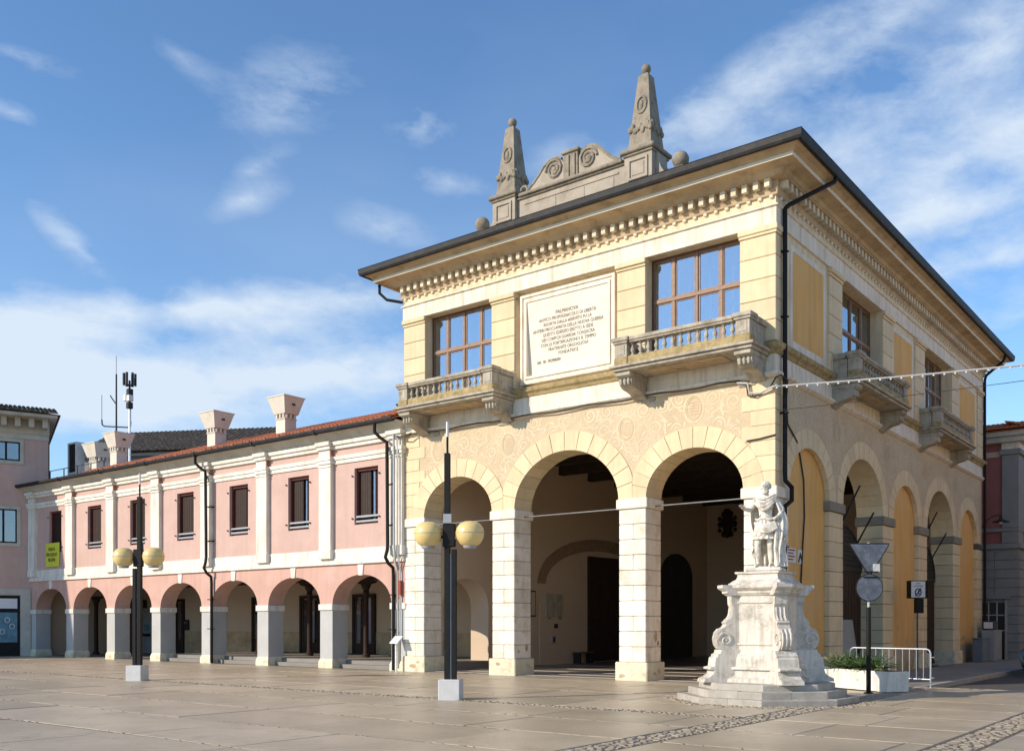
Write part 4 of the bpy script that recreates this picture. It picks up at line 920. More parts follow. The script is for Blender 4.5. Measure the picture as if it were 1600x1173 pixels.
# railing and air-conditioning frame on the terrace
rl = thing('terrace_railing', 'thin dark railing on the terrace beside the leftmost chimneys', 'railing', (-38.5, .9, 8.55))
for x in (-39.6, -38.2, -36.9, -35.6, -34.4): MB().box(x - .02, x + .02, .88, .92, 8.55, 9.5).build('post', 'iron', rl)
for z in (9.0, 9.46): MB().box(-39.6, -34.4, .885, .915, z, z + .03).build('rail', 'iron', rl)
ac = thing('cooling_unit', 'tall dark cooling unit in a pale frame against the pink corner house', 'air conditioner', (-37.9, 1.0, 8.55))
MB().box(-38.35, -37.65, 1.25, 1.6, 9.3, 10.75).build('casing', 'metal_dark', ac)
m = MB()
for bx in ((-38.42, -38.34, 8.55, 10.82), (-37.66, -37.58, 8.55, 10.82), (-38.34, -37.66, 10.74, 10.82), (-38.34, -37.66, 9.22, 9.3)): m.box(bx[0], bx[1], 1.2, 1.65, bx[2], bx[3])
m.build('frame', 'concrete', ac)

# ------------------------------------------------------------------ neighbouring houses
LE, LN = (.40, .9165), (.9165, -.40)
PL = lambda u, o, z: (-39.78 + LE[0] * u + LN[0] * o, LE[1] * u + LN[1] * o, z)
lb = thing('corner_house', 'pink corner house with stone window frames at the left edge, mostly in shade', 'building', PL(-4, -4, 0))
MB(PL).box(-26, .8, -9, 0, -.1, 10.98).build('wall', 'pink', lb)
MB(PL).box(-26, .83, -9, .05, 10.981, 11.25, .01).box(-26, .85, -9, .1, 11.251, 11.95).build('cornice', 'eave_grey', lb)
for k in range(14):
    u = .62 - k * .62; MB(PL).box(u - .13, u + .13, .1, .75, 11.5, 11.95, .02).build('modillion', 'eave_grey', lb)
MB(PL).box(-26, 1.15, -9, 1.28, 11.951, 12.1).build('eave_board', 'eave_grey', lb)
lr = MB(PL).add([(-26, 1.38, 12.1), (1.3, 1.38, 12.1), (1.3, -9, 12.1), (-26, -9, 12.1), (-3, -4.2, 13.6), (-26, -4.2, 13.6)], [(0, 1, 4, 5), (1, 2, 4), (2, 3, 5, 4), (0, 3, 2, 1)]).build('roof', 'tile_dark', lb)
sl_ = Vector(PL(0, -5.58, 1.5)) - Vector(PL(0, 0, 0)); ee = Vector((*LE, 0)); o_ = Vector(PL(-9, 1.42, 12.1))
stuff(tiles(MB(), o_, ee, sl_, 51, 8, .2, .42, 9).build('roof_tiles', 'tile_dark', lr))
MB(PL).box(.801, .86, -6, -.02, 8.5, 11.9).build('brick_gable', 'brick_dark', lb)
def lwin(u0, u1, z0, z1, shop=False):
    s = .17
    f = MB(PL)
    for bx in ((u0 - s, u0, z0 - s, z1 + s), (u1, u1 + s, z0 - s, z1 + s), (u0, u1, z1, z1 + s), (u0, u1, z0 - s, z0)): f.box(bx[0], bx[1], -.02, .06, bx[2], bx[3])
    f = f.build('window', 'eave_grey', lb)
    MB(PL).box(u0, u1, -.01, .012, z0, z1).build('window_back', 'room_dark', f)
    m = MB(PL); um = (u0 + u1) / 2
    for a, b, c, d in ((u0, u0 + .07, z0, z1), (u1 - .07, u1, z0, z1), (um - .05, um + .05, z0, z1), (u0, u1, z1 - .07, z1), (u0, u1, z0, z0 + .07)): m.box(a + .001, b - .001, .013, .04, c + .001, d - .001)
    m.build('frame', 'metal_dark', f)
    for a, b in ((u0 + .07, um - .05), (um + .05, u1 - .07)): MB(PL).box(a, b, .02, .024, z0 + .07, z1 - .07).build('pane', 'glass_dim', f)
for u0, u1, z0, z1 in ((-1.75, -.5, 9.85, 10.8), (-1.85, -.64, 5.7, 7.4), (-4.6, -3.4, 9.85, 10.8), (-4.6, -3.4, 5.7, 7.4)): lwin(u0, u1, z0, z1)
sh = MB(PL).box(-3.0, -.5, -.02, .03, .0, 3.05).build('shop_front', 'metal_dark', lb)
MB(PL).box(-.48, -.02, -.02, .07, 0, 3.4).box(-3.4, -.48, -.02, .07, 3.08, 3.4).build('stone_surround', 'eave_grey', sh)
MB(PL).box(-2.9, -.62, .031, .036, .7, 2.2).build('shop_window', 'screen', sh); MB(PL).box(-2.9, -.62, .031, .036, 2.4, 2.9).build('transom_light', 'curtain', sh)
for k in range(5):
    u, z = -.85 - k * .22, 1.5 + .35 * math.sin(k * 2); MB(PL).tube([(u + .11 * math.cos(t * .7), .04, z + .13 * math.sin(t * .7)) for t in range(9)], .018, 5, True).build('window_decoration', 'sign_white', sh)

# the house behind the wing
A_, B_ = Vector((-45.5, 8.4, 0)), Vector((-38.2, 12.2, 0)); bd = (B_ - A_).normalized(); bn = Vector((bd.y, -bd.x, 0)); BLn = (B_ - A_).length
PB = lambda u, o, z: tuple(A_ + bd * u + bn * o + Vector((0, 0, z)))
bb = thing('rear_house', 'grey house with dark tiled roof rising behind the pink wing', 'building', PB(5, -3, 0))
MB(PB).box(-3, BLn, -7, 0, -.1, 12.0).build('wall', 'far_grey', bb)
MB(PB).box(-3, BLn + .2, -7, .3, 11.85, 12.05, .02).build('cornice', 'eave_grey', bb)
br = MB(PB).add([(-3, .5, 12.05), (BLn + .4, .5, 12.05), (BLn + .4, -7.5, 12.05), (-3, -7.5, 12.05), (-3, -3.5, 14.0), (BLn - 3, -3.5, 14.0)], [(0, 1, 5, 4), (1, 2, 5), (2, 3, 4, 5), (0, 3, 2, 1)]).build('roof', 'tile_dark', bb)
sl_ = Vector(PB(0, -4, 1.95)) - Vector(PB(0, 0, 0))
stuff(tiles(MB(), PB(-2.8, .55, 12.06), bd, sl_, 42, 10, .30, .5, 11).build('roof_tiles', 'tile_dark', br))
wv = MB(PB).prism([(1.4 + 1.0 * math.cos(t * math.pi / 12), 10.2 + 1.2 * math.sin(t * math.pi / 12)) for t in range(13)], lambda u, z: (u, 0, z), lambda u, z: (u, .03, z)).build('arched_window', 'room_dark', bb)
arc_band(PB, 1.4, 10.2, 1.0, 1.2, 1.15, 1.35, .0, .08).build('frame', 'metal_dark', wv)

# the maroon house across the lane
rb = thing('maroon_house', 'dark pink house with grey stone corner pilaster beyond the hall, at the right edge', 'building', (-3, 25, 0))
MB().box(-9, .98, 25, 46, -.15, 5.05).build('ground_floor_wall', 'rb_grey', rb)
for i in range(11):
    z = .35 + i * .42
    for a, b in ((-3.0, -.02), (-.0, 1.0)):
        off_ = .0
        if z < 2.5 and a < -1: MB().box(a, -.62, 24.95, 25.02, z, z + .4, .012).build('stone_course', 'rb_grey', rb)
        elif z < 2.5: MB().box(.52, b, 24.95, 25.02, z, z + .4, .012).build('stone_course', 'rb_grey', rb)
        else: MB().box(a, b, 24.95, 25.02, z, z + .4, .012).build('stone_course', 'rb_grey', rb)
    MB().box(.95, 1.03, 25.05, 30, z, z + .4, .012).build('stone_course', 'rb_grey', rb)
dd = MB().box(-.56, .46, 24.97, 25.0, -.1, 2.6).build('door', 'room_dark', rb)
for a in (-.62, .44): MB().box(a, a + .1, 24.85, 25.0, -.1, 2.75, .01).build('door_jamb', 'kerb', dd)
MB().box(-.75, .66, 24.82, 25.0, 2.76, 2.95, .01).build('door_lintel', 'rb_grey', dd)
m = MB()
for z in (1.3, 2.0): m.box(-.5, .4, 24.95, 24.97, z, z + .05)
for x in (-.25, .1): m.box(x - .025, x + .025, 24.945, 24.969, 0, 2.6)
m.build('door_frame', 'eave_grey', dd)
MB().box(-9.05, 1.1, 24.88, 46, 5.051, 5.3, .03).build('lower_cornice', 'rb_grey', rb)
MB().box(-9, .9, 25.1, 46, 5.301, 9.9).build('upper_wall', 'maroon', rb)
MB().box(-9.02, 1.02, 24.96, 46, 5.85, 6.02, .02).build('sill_band', 'rb_grey', rb)
MB().box(.3, 1.0, 24.98, 26.2, 6.03, 9.35, .01).box(.2, 1.1, 24.92, 26.2, 9.36, 9.6, .02).box(.3, 1.0, 24.98, 26, 5.32, 5.84).build('corner_pilaster', 'rb_grey', rb)
MB().box(-9, .22, 25.05, 25.2, 9.3, 9.55).build('frieze_band', 'pink', rb)
MB().box(.28, 1.02, 24.95, 26.2, 9.61, 9.9, .01).build('frieze_block', 'wing_white', rb)
MB().box(-9.2, 1.25, 24.7, 46.2, 9.901, 10.15, .02).box(-9.3, 1.4, 24.55, 46.3, 10.151, 10.4, .03).build('cornice', 'eave_grey', rb)
rr = MB().add([(-9.4, 24.4, 10.4), (1.55, 24.4, 10.4), (1.55, 46.5, 10.4), (-9.4, 46.5, 10.4), (-4, 29.8, 12.2), (-4, 41, 12.2)], [(0, 1, 4), (1, 2, 5, 4), (2, 3, 5), (3, 0, 4, 5), (3, 2, 1, 0)]).build('roof', 'tile_orange', rb)
tt = tiles(MB(), (-4.5, 24.36, 10.42), (1, 0, 0), (0, 5.4, 1.8), 30, 4, .2, .42, 21); tiles(tt, (1.58, 24.5, 10.42), (0, 1, 0), (-5.5, 0, 1.8), 40, 3, .2, .42, 22)
stuff(tt.build('roof_tiles', 'tile_orange', rr))

# row house added out of view: closes the street, throws warm light back
oh = thing('added_street_house', 'peach coloured row house added out of view across the street, throwing warm light on the hall', 'building', (17, 20, 0))
MB().box(10.5, 22, 2.5, 60, -.2, 10.5).build('wall', 'peach', oh)
MB().box(10.35, 22, 2.4, 60.1, 10.5, 10.8, .03).build('cornice', 'architrave', oh)
MB().box(10.42, 10.5, 2.45, 60, -.15, .9, .01).build('plinth', 'grey_stone', oh)
for k in range(14):
    for z0, z1 in ((1.3, 3.4), (5.2, 7.2), (8.2, 9.6)):
        y = 4.5 + k * 4.0
        f_ = MB().box(10.4, 10.5, y - .75, y - .55, z0 - .2, z1 + .2).box(10.4, 10.5, y + .55, y + .75, z0 - .2, z1 + .2).box(10.4, 10.5, y - .55, y + .55, z1, z1 + .2).box(10.38, 10.5, y - .55, y + .55, z0 - .2, z0).build('window', 'architrave', oh)
        MB().box(10.45, 10.49, y - .55, y + .55, z0, z1).build('shutter', 'window_wood', f_)
MB().add([(12, 2, 10.8), (22.5, 2, 10.8), (22.5, 60.5, 10.8), (12, 60.5, 10.8), (17.2, 7, 12.8), (17.2, 55, 12.8)], [(0, 1, 4), (1, 2, 5, 4), (2, 3, 5), (3, 0, 4, 5), (3, 2, 1, 0)]).build('roof', 'tile_orange', oh)
# ------------------------------------------------------------------ monument
MC = (1.5, -4.55)
pd = thing('stone_pedestal', 'white stone pedestal with corner volutes on stepped base in front of the hall', 'pedestal', (MC[0], MC[1], 0))
def octa(h, f): return [(MC[0] + x, MC[1] + y) for x, y in ((-f, -h), (f, -h), (h, -f), (h, f), (f, h), (-f, h), (-h, f), (-h, -f))]
def slab8(h, f, z0, z1, name, mt_, ch=.02):
    p0, p1 = octa(h, f), octa(h - ch, f - ch * .4)
    v = [(x, y, z0) for x, y in p0] + [(x, y, z1 - ch) for x, y in p0] + [(x, y, z1) for x, y in p1]
    return MB().add(v, [(i, (i + 1) % 8, 8 + (i + 1) % 8, 8 + i) for i in range(8)] + [(8 + i, 8 + (i + 1) % 8, 16 + (i + 1) % 8, 16 + i) for i in range(8)] + [tuple(range(16, 24))]).build(name, mt_, pd)
def step_ring(h, f, z0, z1, seed):           # one step cut from separate stones
    r = random.Random(seed); P = octa(h, f); Q = octa(h - .62, f - .26)
    for i in range(8):
        a, b, c, d = (Vector((*p, 0)) for p in (P[i], P[(i + 1) % 8], Q[(i + 1) % 8], Q[i])); n_ = max(1, round((b - a).length / .75))
        cut = [0] + sorted(min(.97, max(.03, (k + r.uniform(-.12, .12)) / n_)) for k in range(1, n_)) + [1]
        for k in range(n_):
            s, t = cut[k] + (.002 if k else 0), cut[k + 1] - (.002 if k < n_ - 1 else 0); dz = r.uniform(-.004, .004)
            q = [a.lerp(b, s), a.lerp(b, t), d.lerp(c, t), d.lerp(c, s)]; ctr = sum(q, Vector()) / 4
            v = [(p.x, p.y, z0) for p in q] + [(p.x, p.y, z1 - .015 + dz) for p in q] + [(p.x + (ctr.x - p.x) * .03, p.y + (ctr.y - p.y) * .03, z1 + dz) for p in q]
            MB().add(v, [(0, 1, 5, 4), (1, 2, 6, 5), (2, 3, 7, 6), (3, 0, 4, 7), (4, 5, 9, 8), (5, 6, 10, 9), (6, 7, 11, 10), (7, 4, 8, 11), (8, 9, 10, 11)]).build('step_stone', 'step_stone', pd)
step_ring(1.74, .66, -.02, .125, 1); step_ring(1.52, .57, .10, .27, 2)
slab8(1.2, .45, .05, .26, 'step_core', 'step_stone'); slab8(1.3, .5, .2, .40, 'upper_step', 'step_stone')
def pcirc(prof, name, mt_, par=None, w=.3):
    """cross of a square core and four diagonal arms, following a profile (core half, arm reach, z)"""
    m = MB(); v = []
    for c_, r_, z in prof:
        k = r_ / math.sqrt(2); h = w / 2 * 1.0
        ring_ = []
        for a in range(4):
            ca, sa = [(1, 0), (0, 1), (-1, 0), (0, -1)][a]
            for x, y in ((c_, -(k - h) if k - h < c_ else -c_), (c_, 0)): pass
        dq = w / math.sqrt(2) / 1.0
        base = [(c_, c_ - dq), (k + dq / 2, k - dq / 2), (k - dq / 2, k + dq / 2), (c_ - dq, c_)]
        for a in range(4):
            for x, y in base:
                for _ in range(a): x, y = -y, x
                ring_.append((MC[0] + x, MC[1] + y, z))
        v += ring_
    n = 16
    f = [(n * i + k, n * i + (k + 1) % n, n * i + n + (k + 1) % n, n * i + n + k) for i in range(len(prof) - 1) for k in range(n)] + [tuple(range(n * (len(prof) - 1), n * len(prof)))]
    m.add(v, f); return m.build(name, mt_, par or pd)
pcirc([(.82, 1.42, .40), (.81, 1.40, .47), (.74, 1.30, .51), (.70, 1.22, .57), (.69, 1.19, .66)], 'base_mould', 'marble', w=.46)
pcirc([(.74, 1.28, .662), (.75, 1.29, .685), (.74, 1.28, .71), (.68, 1.19, .73), (.67, 1.17, .90), (.65, 1.12, .93), (.65, 1.12, .97), (.61, 1.06, 1.0), (.60, 1.04, 1.07)], 'base_block', 'marble', w=.44)
MB().box(MC[0] - .54, MC[0] + .54, MC[1] - .54, MC[1] + .54, 1.05, 2.2).build('die', 'marble', pd)
m = MB()
for bx in ((-.42, -.38, 1.17, 2.08), (.38, .42, 1.17, 2.08), (-.38, .38, 1.17, 1.21), (-.38, .38, 2.04, 2.08)): m.box(MC[0] + bx[0], MC[0] + bx[1], MC[1] - .565, MC[1] - .53, bx[2], bx[3])
m.build('panel_moulding', 'marble', pd)
text('MDCCXI', pd, 'grey_stone', .09, ((MC[0], MC[1] - .5405, 1.93), (1, 0, 0), (0, 0, 1)), 'faint_lettering', ext=.002)
vprof = [(.45, 1.06), (.98, 1.06), (1.04, 1.10), (1.10, 1.18), (1.12, 1.30), (1.09, 1.42), (1.02, 1.5), (.94, 1.54), (.90, 1.60), (.93, 1.64), (.88, 1.68), (.82, 1.72), (.78, 1.8), (.76, 1.95), (.79, 2.02), (.80, 2.2), (.45, 2.2)]
for k in range(4):
    a = R(45 + 90 * k); dx, dy = math.cos(a), math.sin(a)
    PV = lambda r_, t_, z, dx=dx, dy=dy: (MC[0] + dx * r_ - dy * t_, MC[1] + dy * r_ + dx * t_, z)
    vo = MB(PV).prism(vprof, lambda r_, z: (r_, -.13, z), lambda r_, z: (r_, .13, z)).build('volute_bracket', 'marble', pd)
    for sg in (-1, 1):
        sp = [(.93 + (.165 - .0095 * t) * math.cos(t * .55), sg * .135, 1.28 + (.165 - .0095 * t) * math.sin(t * .55)) for t in range(15)]
        MB(PV).tube(sp, .024, 5).build('spiral', 'marble', vo, True)
        MB(PV).box(.9, .96, sg * .13, sg * .15, 1.25, 1.31, .005).build('spiral_eye', 'marble', vo)
    for sg in (-.085, 0, .085): MB(PV).tube([(r_ + .004, sg, z) for r_, z in vprof[2:7]], .022, 5).build('reeding', 'marble', vo, True)
    for sg in (-.085, 0, .085): MB(PV).tube([(r_ + .004, sg, z) for r_, z in vprof[10:14]], .02, 5).build('reeding', 'marble', vo, True)
pcirc([(.56, .82, 2.2), (.58, .86, 2.23), (.60, .90, 2.25), (.60, .90, 2.29), (.66, .98, 2.34), (.68, 1.0, 2.36), (.68, 1.0, 2.42)], 'cap', 'marble', w=.34)
slab8(.62, .50, 2.421, 2.46, 'cap_step', 'marble', .01)
MB().add([(MC[0] + sx * h, MC[1] + sy * h, z) for h, z in ((.56, 2.461), (.52, 2.50), (.46, 2.54), (.44, 2.60), (.44, 2.64), (.48, 2.66), (.48, 2.70)) for sx, sy in ((-1, -1), (1, -1), (1, 1), (-1, 1))],
    [(4 * i + k, 4 * i + (k + 1) % 4, 4 * i + 4 + (k + 1) % 4, 4 * i + 4 + k) for i in range(6) for k in range(4)] + [(24, 25, 26, 27)]).build('sub_plinth', 'marble', pd)

st = thing('statue', 'white stone statue of a bearded man in armour and cloak, one arm held out', 'statue', (MC[0], MC[1], 2.7))
SR = R(12); SO = Vector((MC[0], MC[1], 2.79))
def PS(x, y, z): return (SO.x + 1.05 * (x * math.cos(SR) - y * math.sin(SR)), SO.y + 1.05 * (x * math.sin(SR) + y * math.cos(SR)), SO.z + z * 1.02)
MB(PS).box(-.36, .36, -.30, .30, -.088, .0, .03).build('base', 'statue', st)
J = {'pel': (0, 0, .93, .15, .12), 'wst': (0, -.005, 1.07, .135, .11), 'rib': (0, -.01, 1.22, .165, .125), 'chs': (0, -.005, 1.36, .17, .12), 'nkb': (0, .0, 1.47, .075, .07), 'nek': (.005, -.01, 1.54, .06, .06),
     'jaw': (.0, -.035, 1.60, .066, .072), 'hd': (.0, -.02, 1.67, .082, .095), 'top': (.0, -.005, 1.745, .062, .07), 'nose': (-.005, -.135, 1.655, .014, .016),
     'sR': (-.18, 0, 1.42, .082, .075), 'eR': (-.31, -.03, 1.20, .058, .055), 'wR': (-.37, -.24, 1.21, .04, .036), 'hR': (-.385, -.31, 1.225, .045, .028), 'pR': (-.395, -.355, 1.235, .042, .022),
     'sL': (.18, 0, 1.42, .082, .075), 'eL': (.335, .03, 1.18, .06, .056), 'wL': (.27, -.15, 1.03, .042, .038), 'hL': (.225, -.19, 1.0, .045, .035), 'fL': (.19, -.2, .965, .028, .03),
     'hpR': (-.1, 0, .86, .118, .115), 'kR': (-.15, -.075, .50, .068, .072), 'cR': (-.155, -.02, .34, .066, .07), 'aR': (-.15, .03, .09, .042, .045), 'bR': (-.16, -.05, .045, .042, .036), 'tR': (-.185, -.16, .03, .042, .026),
     'hpL': (.1, 0, .86, .118, .115), 'kL': (.1, -.05, .48, .07, .074), 'cL': (.1, .01, .33, .068, .074), 'aL': (.1, .03, .09, .044, .046), 'bL': (.1, -.05, .045, .042, .036), 'tL': (.105, -.17, .03, .042, .026)}
for i, (dx, dz, ln) in enumerate(((-.034, .012, .075), (-.012, .02, .088), (.012, .02, .084), (.032, .014, .068))):
    J['f%d' % i] = (-.395 + dx, -.40, 1.245 + dz * .6, .0125, .0125); J['g%d' % i] = (-.395 + dx * 1.25, -.36 - ln, 1.25 + dz * 1.4, .0105, .0105)
J['th'] = (-.345, -.34, 1.262, .014, .014); J['ti'] = (-.325, -.385, 1.285, .011, .011)
E_ = [('pel', 'wst'), ('wst', 'rib'), ('rib', 'chs'), ('chs', 'nkb'), ('nkb', 'nek'), ('nek', 'jaw'), ('jaw', 'hd'), ('hd', 'top'), ('hd', 'nose'), ('chs', 'sR'), ('sR', 'eR'), ('eR', 'wR'), ('wR', 'hR'), ('hR', 'pR'), ('chs', 'sL'), ('sL', 'eL'), ('eL', 'wL'), ('wL', 'hL'), ('hL', 'fL'),
      ('pel', 'hpR'), ('hpR', 'kR'), ('kR', 'cR'), ('cR', 'aR'), ('aR', 'bR'), ('bR', 'tR'), ('pel', 'hpL'), ('hpL', 'kL'), ('kL', 'cL'), ('cL', 'aL'), ('aL', 'bL'), ('bL', 'tL'), ('hR', 'th'), ('th', 'ti')] + [('pR', 'f%d' % i) for i in range(4)] + [('f%d' % i, 'g%d' % i) for i in range(4)]
names = list(J); me = bpy.data.meshes.new('body'); base = ORG[st.name]
me.from_pydata([tuple(Vector(PS(*J[n_][:3])) - base) for n_ in names], [(names.index(a), names.index(b)) for a, b in E_], [])
bd_ = bpy.data.objects.new('body', me); COL.objects.link(bd_); bd_.parent = st; ORG[bd_.name] = base
sk = bd_.modifiers.new('skin', 'SKIN'); sk.use_smooth_shade = True
for i, n_ in enumerate(names):
    sv = me.skin_vertices[0].data[i]; sv.radius = J[n_][3:5]; sv.use_root = (n_ == 'pel')
ss = bd_.modifiers.new('sub', 'SUBSURF'); ss.levels = 2; ss.render_levels = 2
me.materials.append(MATS['statue'])
# tunic of leather strips, cuirass edge, cloak, beard and hair
for k in range(16):
    a = 2 * math.pi * k / 16; r0_, r1_ = .165, .225
    q = [(a - .16), (a + .16)]
    v = [(r_ * math.cos(t) * 1.05, r_ * math.sin(t) * .92, z) for r_, z in ((r0_, .98), (r1_, .66), (r1_ + .02, .66), (r0_ + .02, .98)) for t in q]
    MB(PS).add(v, [(0, 1, 3, 2), (2, 3, 5, 4), (4, 5, 7, 6), (6, 7, 1, 0), (0, 2, 4, 6), (1, 7, 5, 3)]).build('tunic_strip', 'statue', st)
m = MB(PS); v = []; nn_ = 40
for r_, z in ((.165, .92), (.21, .8), (.235, .60), (.24, .585)):
    for k in range(nn_): a = 2 * math.pi * k / nn_; q = r_ * (1 + .07 * math.sin(k * 2.4)); v.append((q * math.cos(a) * 1.05, q * math.sin(a) * .92, z))
m.add(v, [(i * nn_ + k, i * nn_ + (k + 1) % nn_, (i + 1) * nn_ + (k + 1) % nn_, (i + 1) * nn_ + k) for i in range(3) for k in range(nn_)]).build('tunic', 'statue', st, True)
MB(PS).tube([(.19 * math.cos(t * math.pi / 14), .155 * math.sin(t * math.pi / 14) - .01, 1.0 + .015 * math.sin(t)) for t in range(28)], .028, 6, True).build('belt', 'statue', st, True)
for k in range(4):                              # folds of cloak across the chest
    z = 1.455 - k * .045; MB(PS).tube([(-.22 + .44 * t / 12, -.07 - (.085 + .008 * k) * math.sin(math.pi * t / 12), z + .02 - (.075 + .03 * k) * math.sin(math.pi * t / 12) ** 1.5 + .03 * t / 12) for t in range(13)], [.02 + .014 * math.sin(math.pi * t / 12) for t in range(13)], 6).build('cloak_fold', 'statue', st, True)
m = MB(PS); v = []; NU, NV = 44, 14                # cloak hanging behind and down the left side
for j in range(NV + 1):
    t = j / NV; z = 1.47 - 1.42 * t
    for i in range(NU + 1):
        s = i / NU; a = R(-42 + 228 * s)
        rx = .22 + .09 * math.sin(math.pi * min(1, t * 1.3)) + .07 * t + (.09 if s < .35 else 0) * min(1, t * 3); ry = .15 + .13 * t
        rip = 1 + (.02 + .09 * t) * math.sin(i * 1.25 + 1.5 * t) + .05 * t * math.sin(i * .55)
        zz = z + (.0 if s < .8 else (s - .8) * 2.2 * t)
        v.append((rx * math.cos(a) * rip, ry * math.sin(a) * rip + .02, zz))
m.add(v, [(j * (NU + 1) + i, j * (NU + 1) + i + 1, (j + 1) * (NU + 1) + i + 1, (j + 1) * (NU + 1) + i) for j in range(NV) for i in range(NU)])
ck = m.build('cloak', 'statue', st, True); md = ck.modifiers.new('solid', 'SOLIDIFY'); md.thickness = .02
m = MB(PS)
for k in range(5): x = .26 + .03 * k; m.tube([(x, -.10 + .02 * k, 1.0), (x + .02, -.12 + .02 * k, .85), (x - .01, -.1 + .02 * k, .68), (x + .01, -.1, .56 + .03 * (k % 2))], [.02, .03, .026, .008], 6)
m.build('hanging_drape', 'statue', st, True)
m = MB(PS); r5 = random.Random(5)
m.ball((0, .012, 1.70), .098, 14, 10, 1, 1.08, 1.0)
for k in range(22):
    a = r5.uniform(.1, math.pi - .1); h = r5.uniform(-.6, .5); q = math.sqrt(1 - h * h); m.ball((.092 * math.cos(a) * q, .018 + .10 * math.sin(a) * q, 1.69 + .085 * h), .022, 7, 5)
m.build('hair', 'statue', st, True)
m = MB(PS)
for k in range(14):
    a = R(200 + 140 * k / 13); m.ball((.06 * math.cos(a), -.035 + .075 * math.sin(a), 1.575 - .02 * abs(math.sin(a))), .026, 7, 5, 1, 1, 1.5)
m.build('beard', 'statue', st, True)
for sx in (-1, 1): MB(PS).ball((sx * .033 - .003, -.105, 1.672), .012, 8, 6).build('eye', 'statue', st, True); MB(PS).ball((sx * .088, -.01, 1.655), .024, 8, 6, .5, .8, 1.2).build('ear', 'statue', st, True)
MB(PS).tube([(-.05, -.098, 1.695), (-.02, -.112, 1.703), (0, -.108, 1.698), (.02, -.112, 1.703), (.05, -.098, 1.695)], .011, 5).build('brow', 'statue', st, True)
MB(PS).tube([(-.025, -.112, 1.613), (0, -.118, 1.617), (.025, -.112, 1.613)], .008, 5).build('mouth', 'statue', st, True)
MB(PS).box(.13, .30, -.0, .2, 0, .45, .05).build('support_stump', 'statue', st)
for k in range(5):                              # drapery slung round the hips and falling to the left foot
    MB(PS).tube([(-.2 + .42 * t / 12 + .012 * k, -.15 - .05 * math.sin(math.pi * t / 12) - .012 * k, .93 - .035 * k - .10 * math.sin(math.pi * t / 14) + .06 * t / 12) for t in range(13)], [.018 + .016 * math.sin(math.pi * t / 12) for t in range(13)], 6).build('hip_fold', 'statue', st, True)
for k in range(4):
    MB(PS).tube([(.20 + .035 * k, -.16 + .03 * k, .95), (.24 + .04 * k, -.17 + .04 * k, .7), (.22 + .045 * k, -.15 + .04 * k, .4), (.25 + .05 * k, -.16 + .05 * k, .1), (.26 + .05 * k, -.18 + .05 * k, .01)], [.02, .035, .04, .045, .05], 7).build('falling_fold', 'statue', st, True)

# ------------------------------------------------------------------ street lamps
def lamp(x, y, label, rz):
    t = thing('street_lamp', label, 'street lamp', (x, y, 0), 'globe lamps on the square')
    c, s = math.cos(rz), math.sin(rz)
    P = lambda a, b, z: (x + a * c - b * s, y + a * s + b * c, z)
    MB(P).box(-.23, .23, -.23, .23, -.02, .43, .012).build('base_block', 'concrete', t)
    MB(P).box(-.135, -.015, -.06, .06, .43, 5.25, .008).build('pole', 'metal_dark', t)
    MB(P).box(.02, .125, -.055, .055, .43, 3.2, .008).build('side_post', 'metal_dark', t)
    MB(P).box(-.016, .021, -.03, .0, .45, 3.1).build('spacer_strip', 'steel_grey', t)
    MB(P).tube([(-.075, 0, 5.25), (-.075, 0, 5.6)], .025, 8).build('tip_rod', 'metal_dark', t, True)
    MB(P).tube([(-.075, 0, 5.6), (-.075, 0, 5.92)], .03, 8).build('tip', 'sign_white', t, True)
    MB(P).box(-.17, .10, -.075, .075, 3.25, 3.75, .02).build('collar', 'metal_dark', t)
    MB(P).box(-.15, .03, -.085, -.074, 3.75, 3.95, .005).build('clamp_plate', 'steel_grey', t)
    for sg in (-1, 1):
        cx = -.04 + sg * .455
        MB(P).box(min(sg * .09 - .04, cx), max(sg * .09 - .04, cx), -.03, .03, 3.44, 3.5).build('arm', 'metal_dark', t)
        gl = MB(P).lathe([(.02, -.275), (.14, -.25), (.22, -.20), (.285, -.09), (.305, .02), (.285, .13), (.22, .22), (.12, .27), (.02, .28)], (cx, 0, 3.52), 24).build('globe', 'amber', t, True)
        MB(P).lathe([(.13, -.30), (.15, -.26), (.15, -.24)], (cx, 0, 3.52), 16).build('globe_ring', 'steel_grey', gl, True)
        MB(P).tube([(cx + .306 * math.cos(t * math.pi / 12), .306 * math.sin(t * math.pi / 12), 3.54) for t in range(24)], .006, 4, True).build('globe_seam', 'steel_grey', gl)
        MB(P).ball((cx, 0, 3.5), .09, 10, 8).build('bulb', 'sign_white', gl, True)
        if sg > 0: MB(P).lathe([(.05, -.08), (.05, .08)], (cx - .34, 0, 3.5), 10).build('socket', 'concrete', gl, True)
lamp(-3.91, -8.45, 'twin-globe lamp post in front of the left arch of the cream hall', R(30))
lamp(-15.72, -8.62, 'farther twin-globe lamp post in front of the pink arcade', R(210))

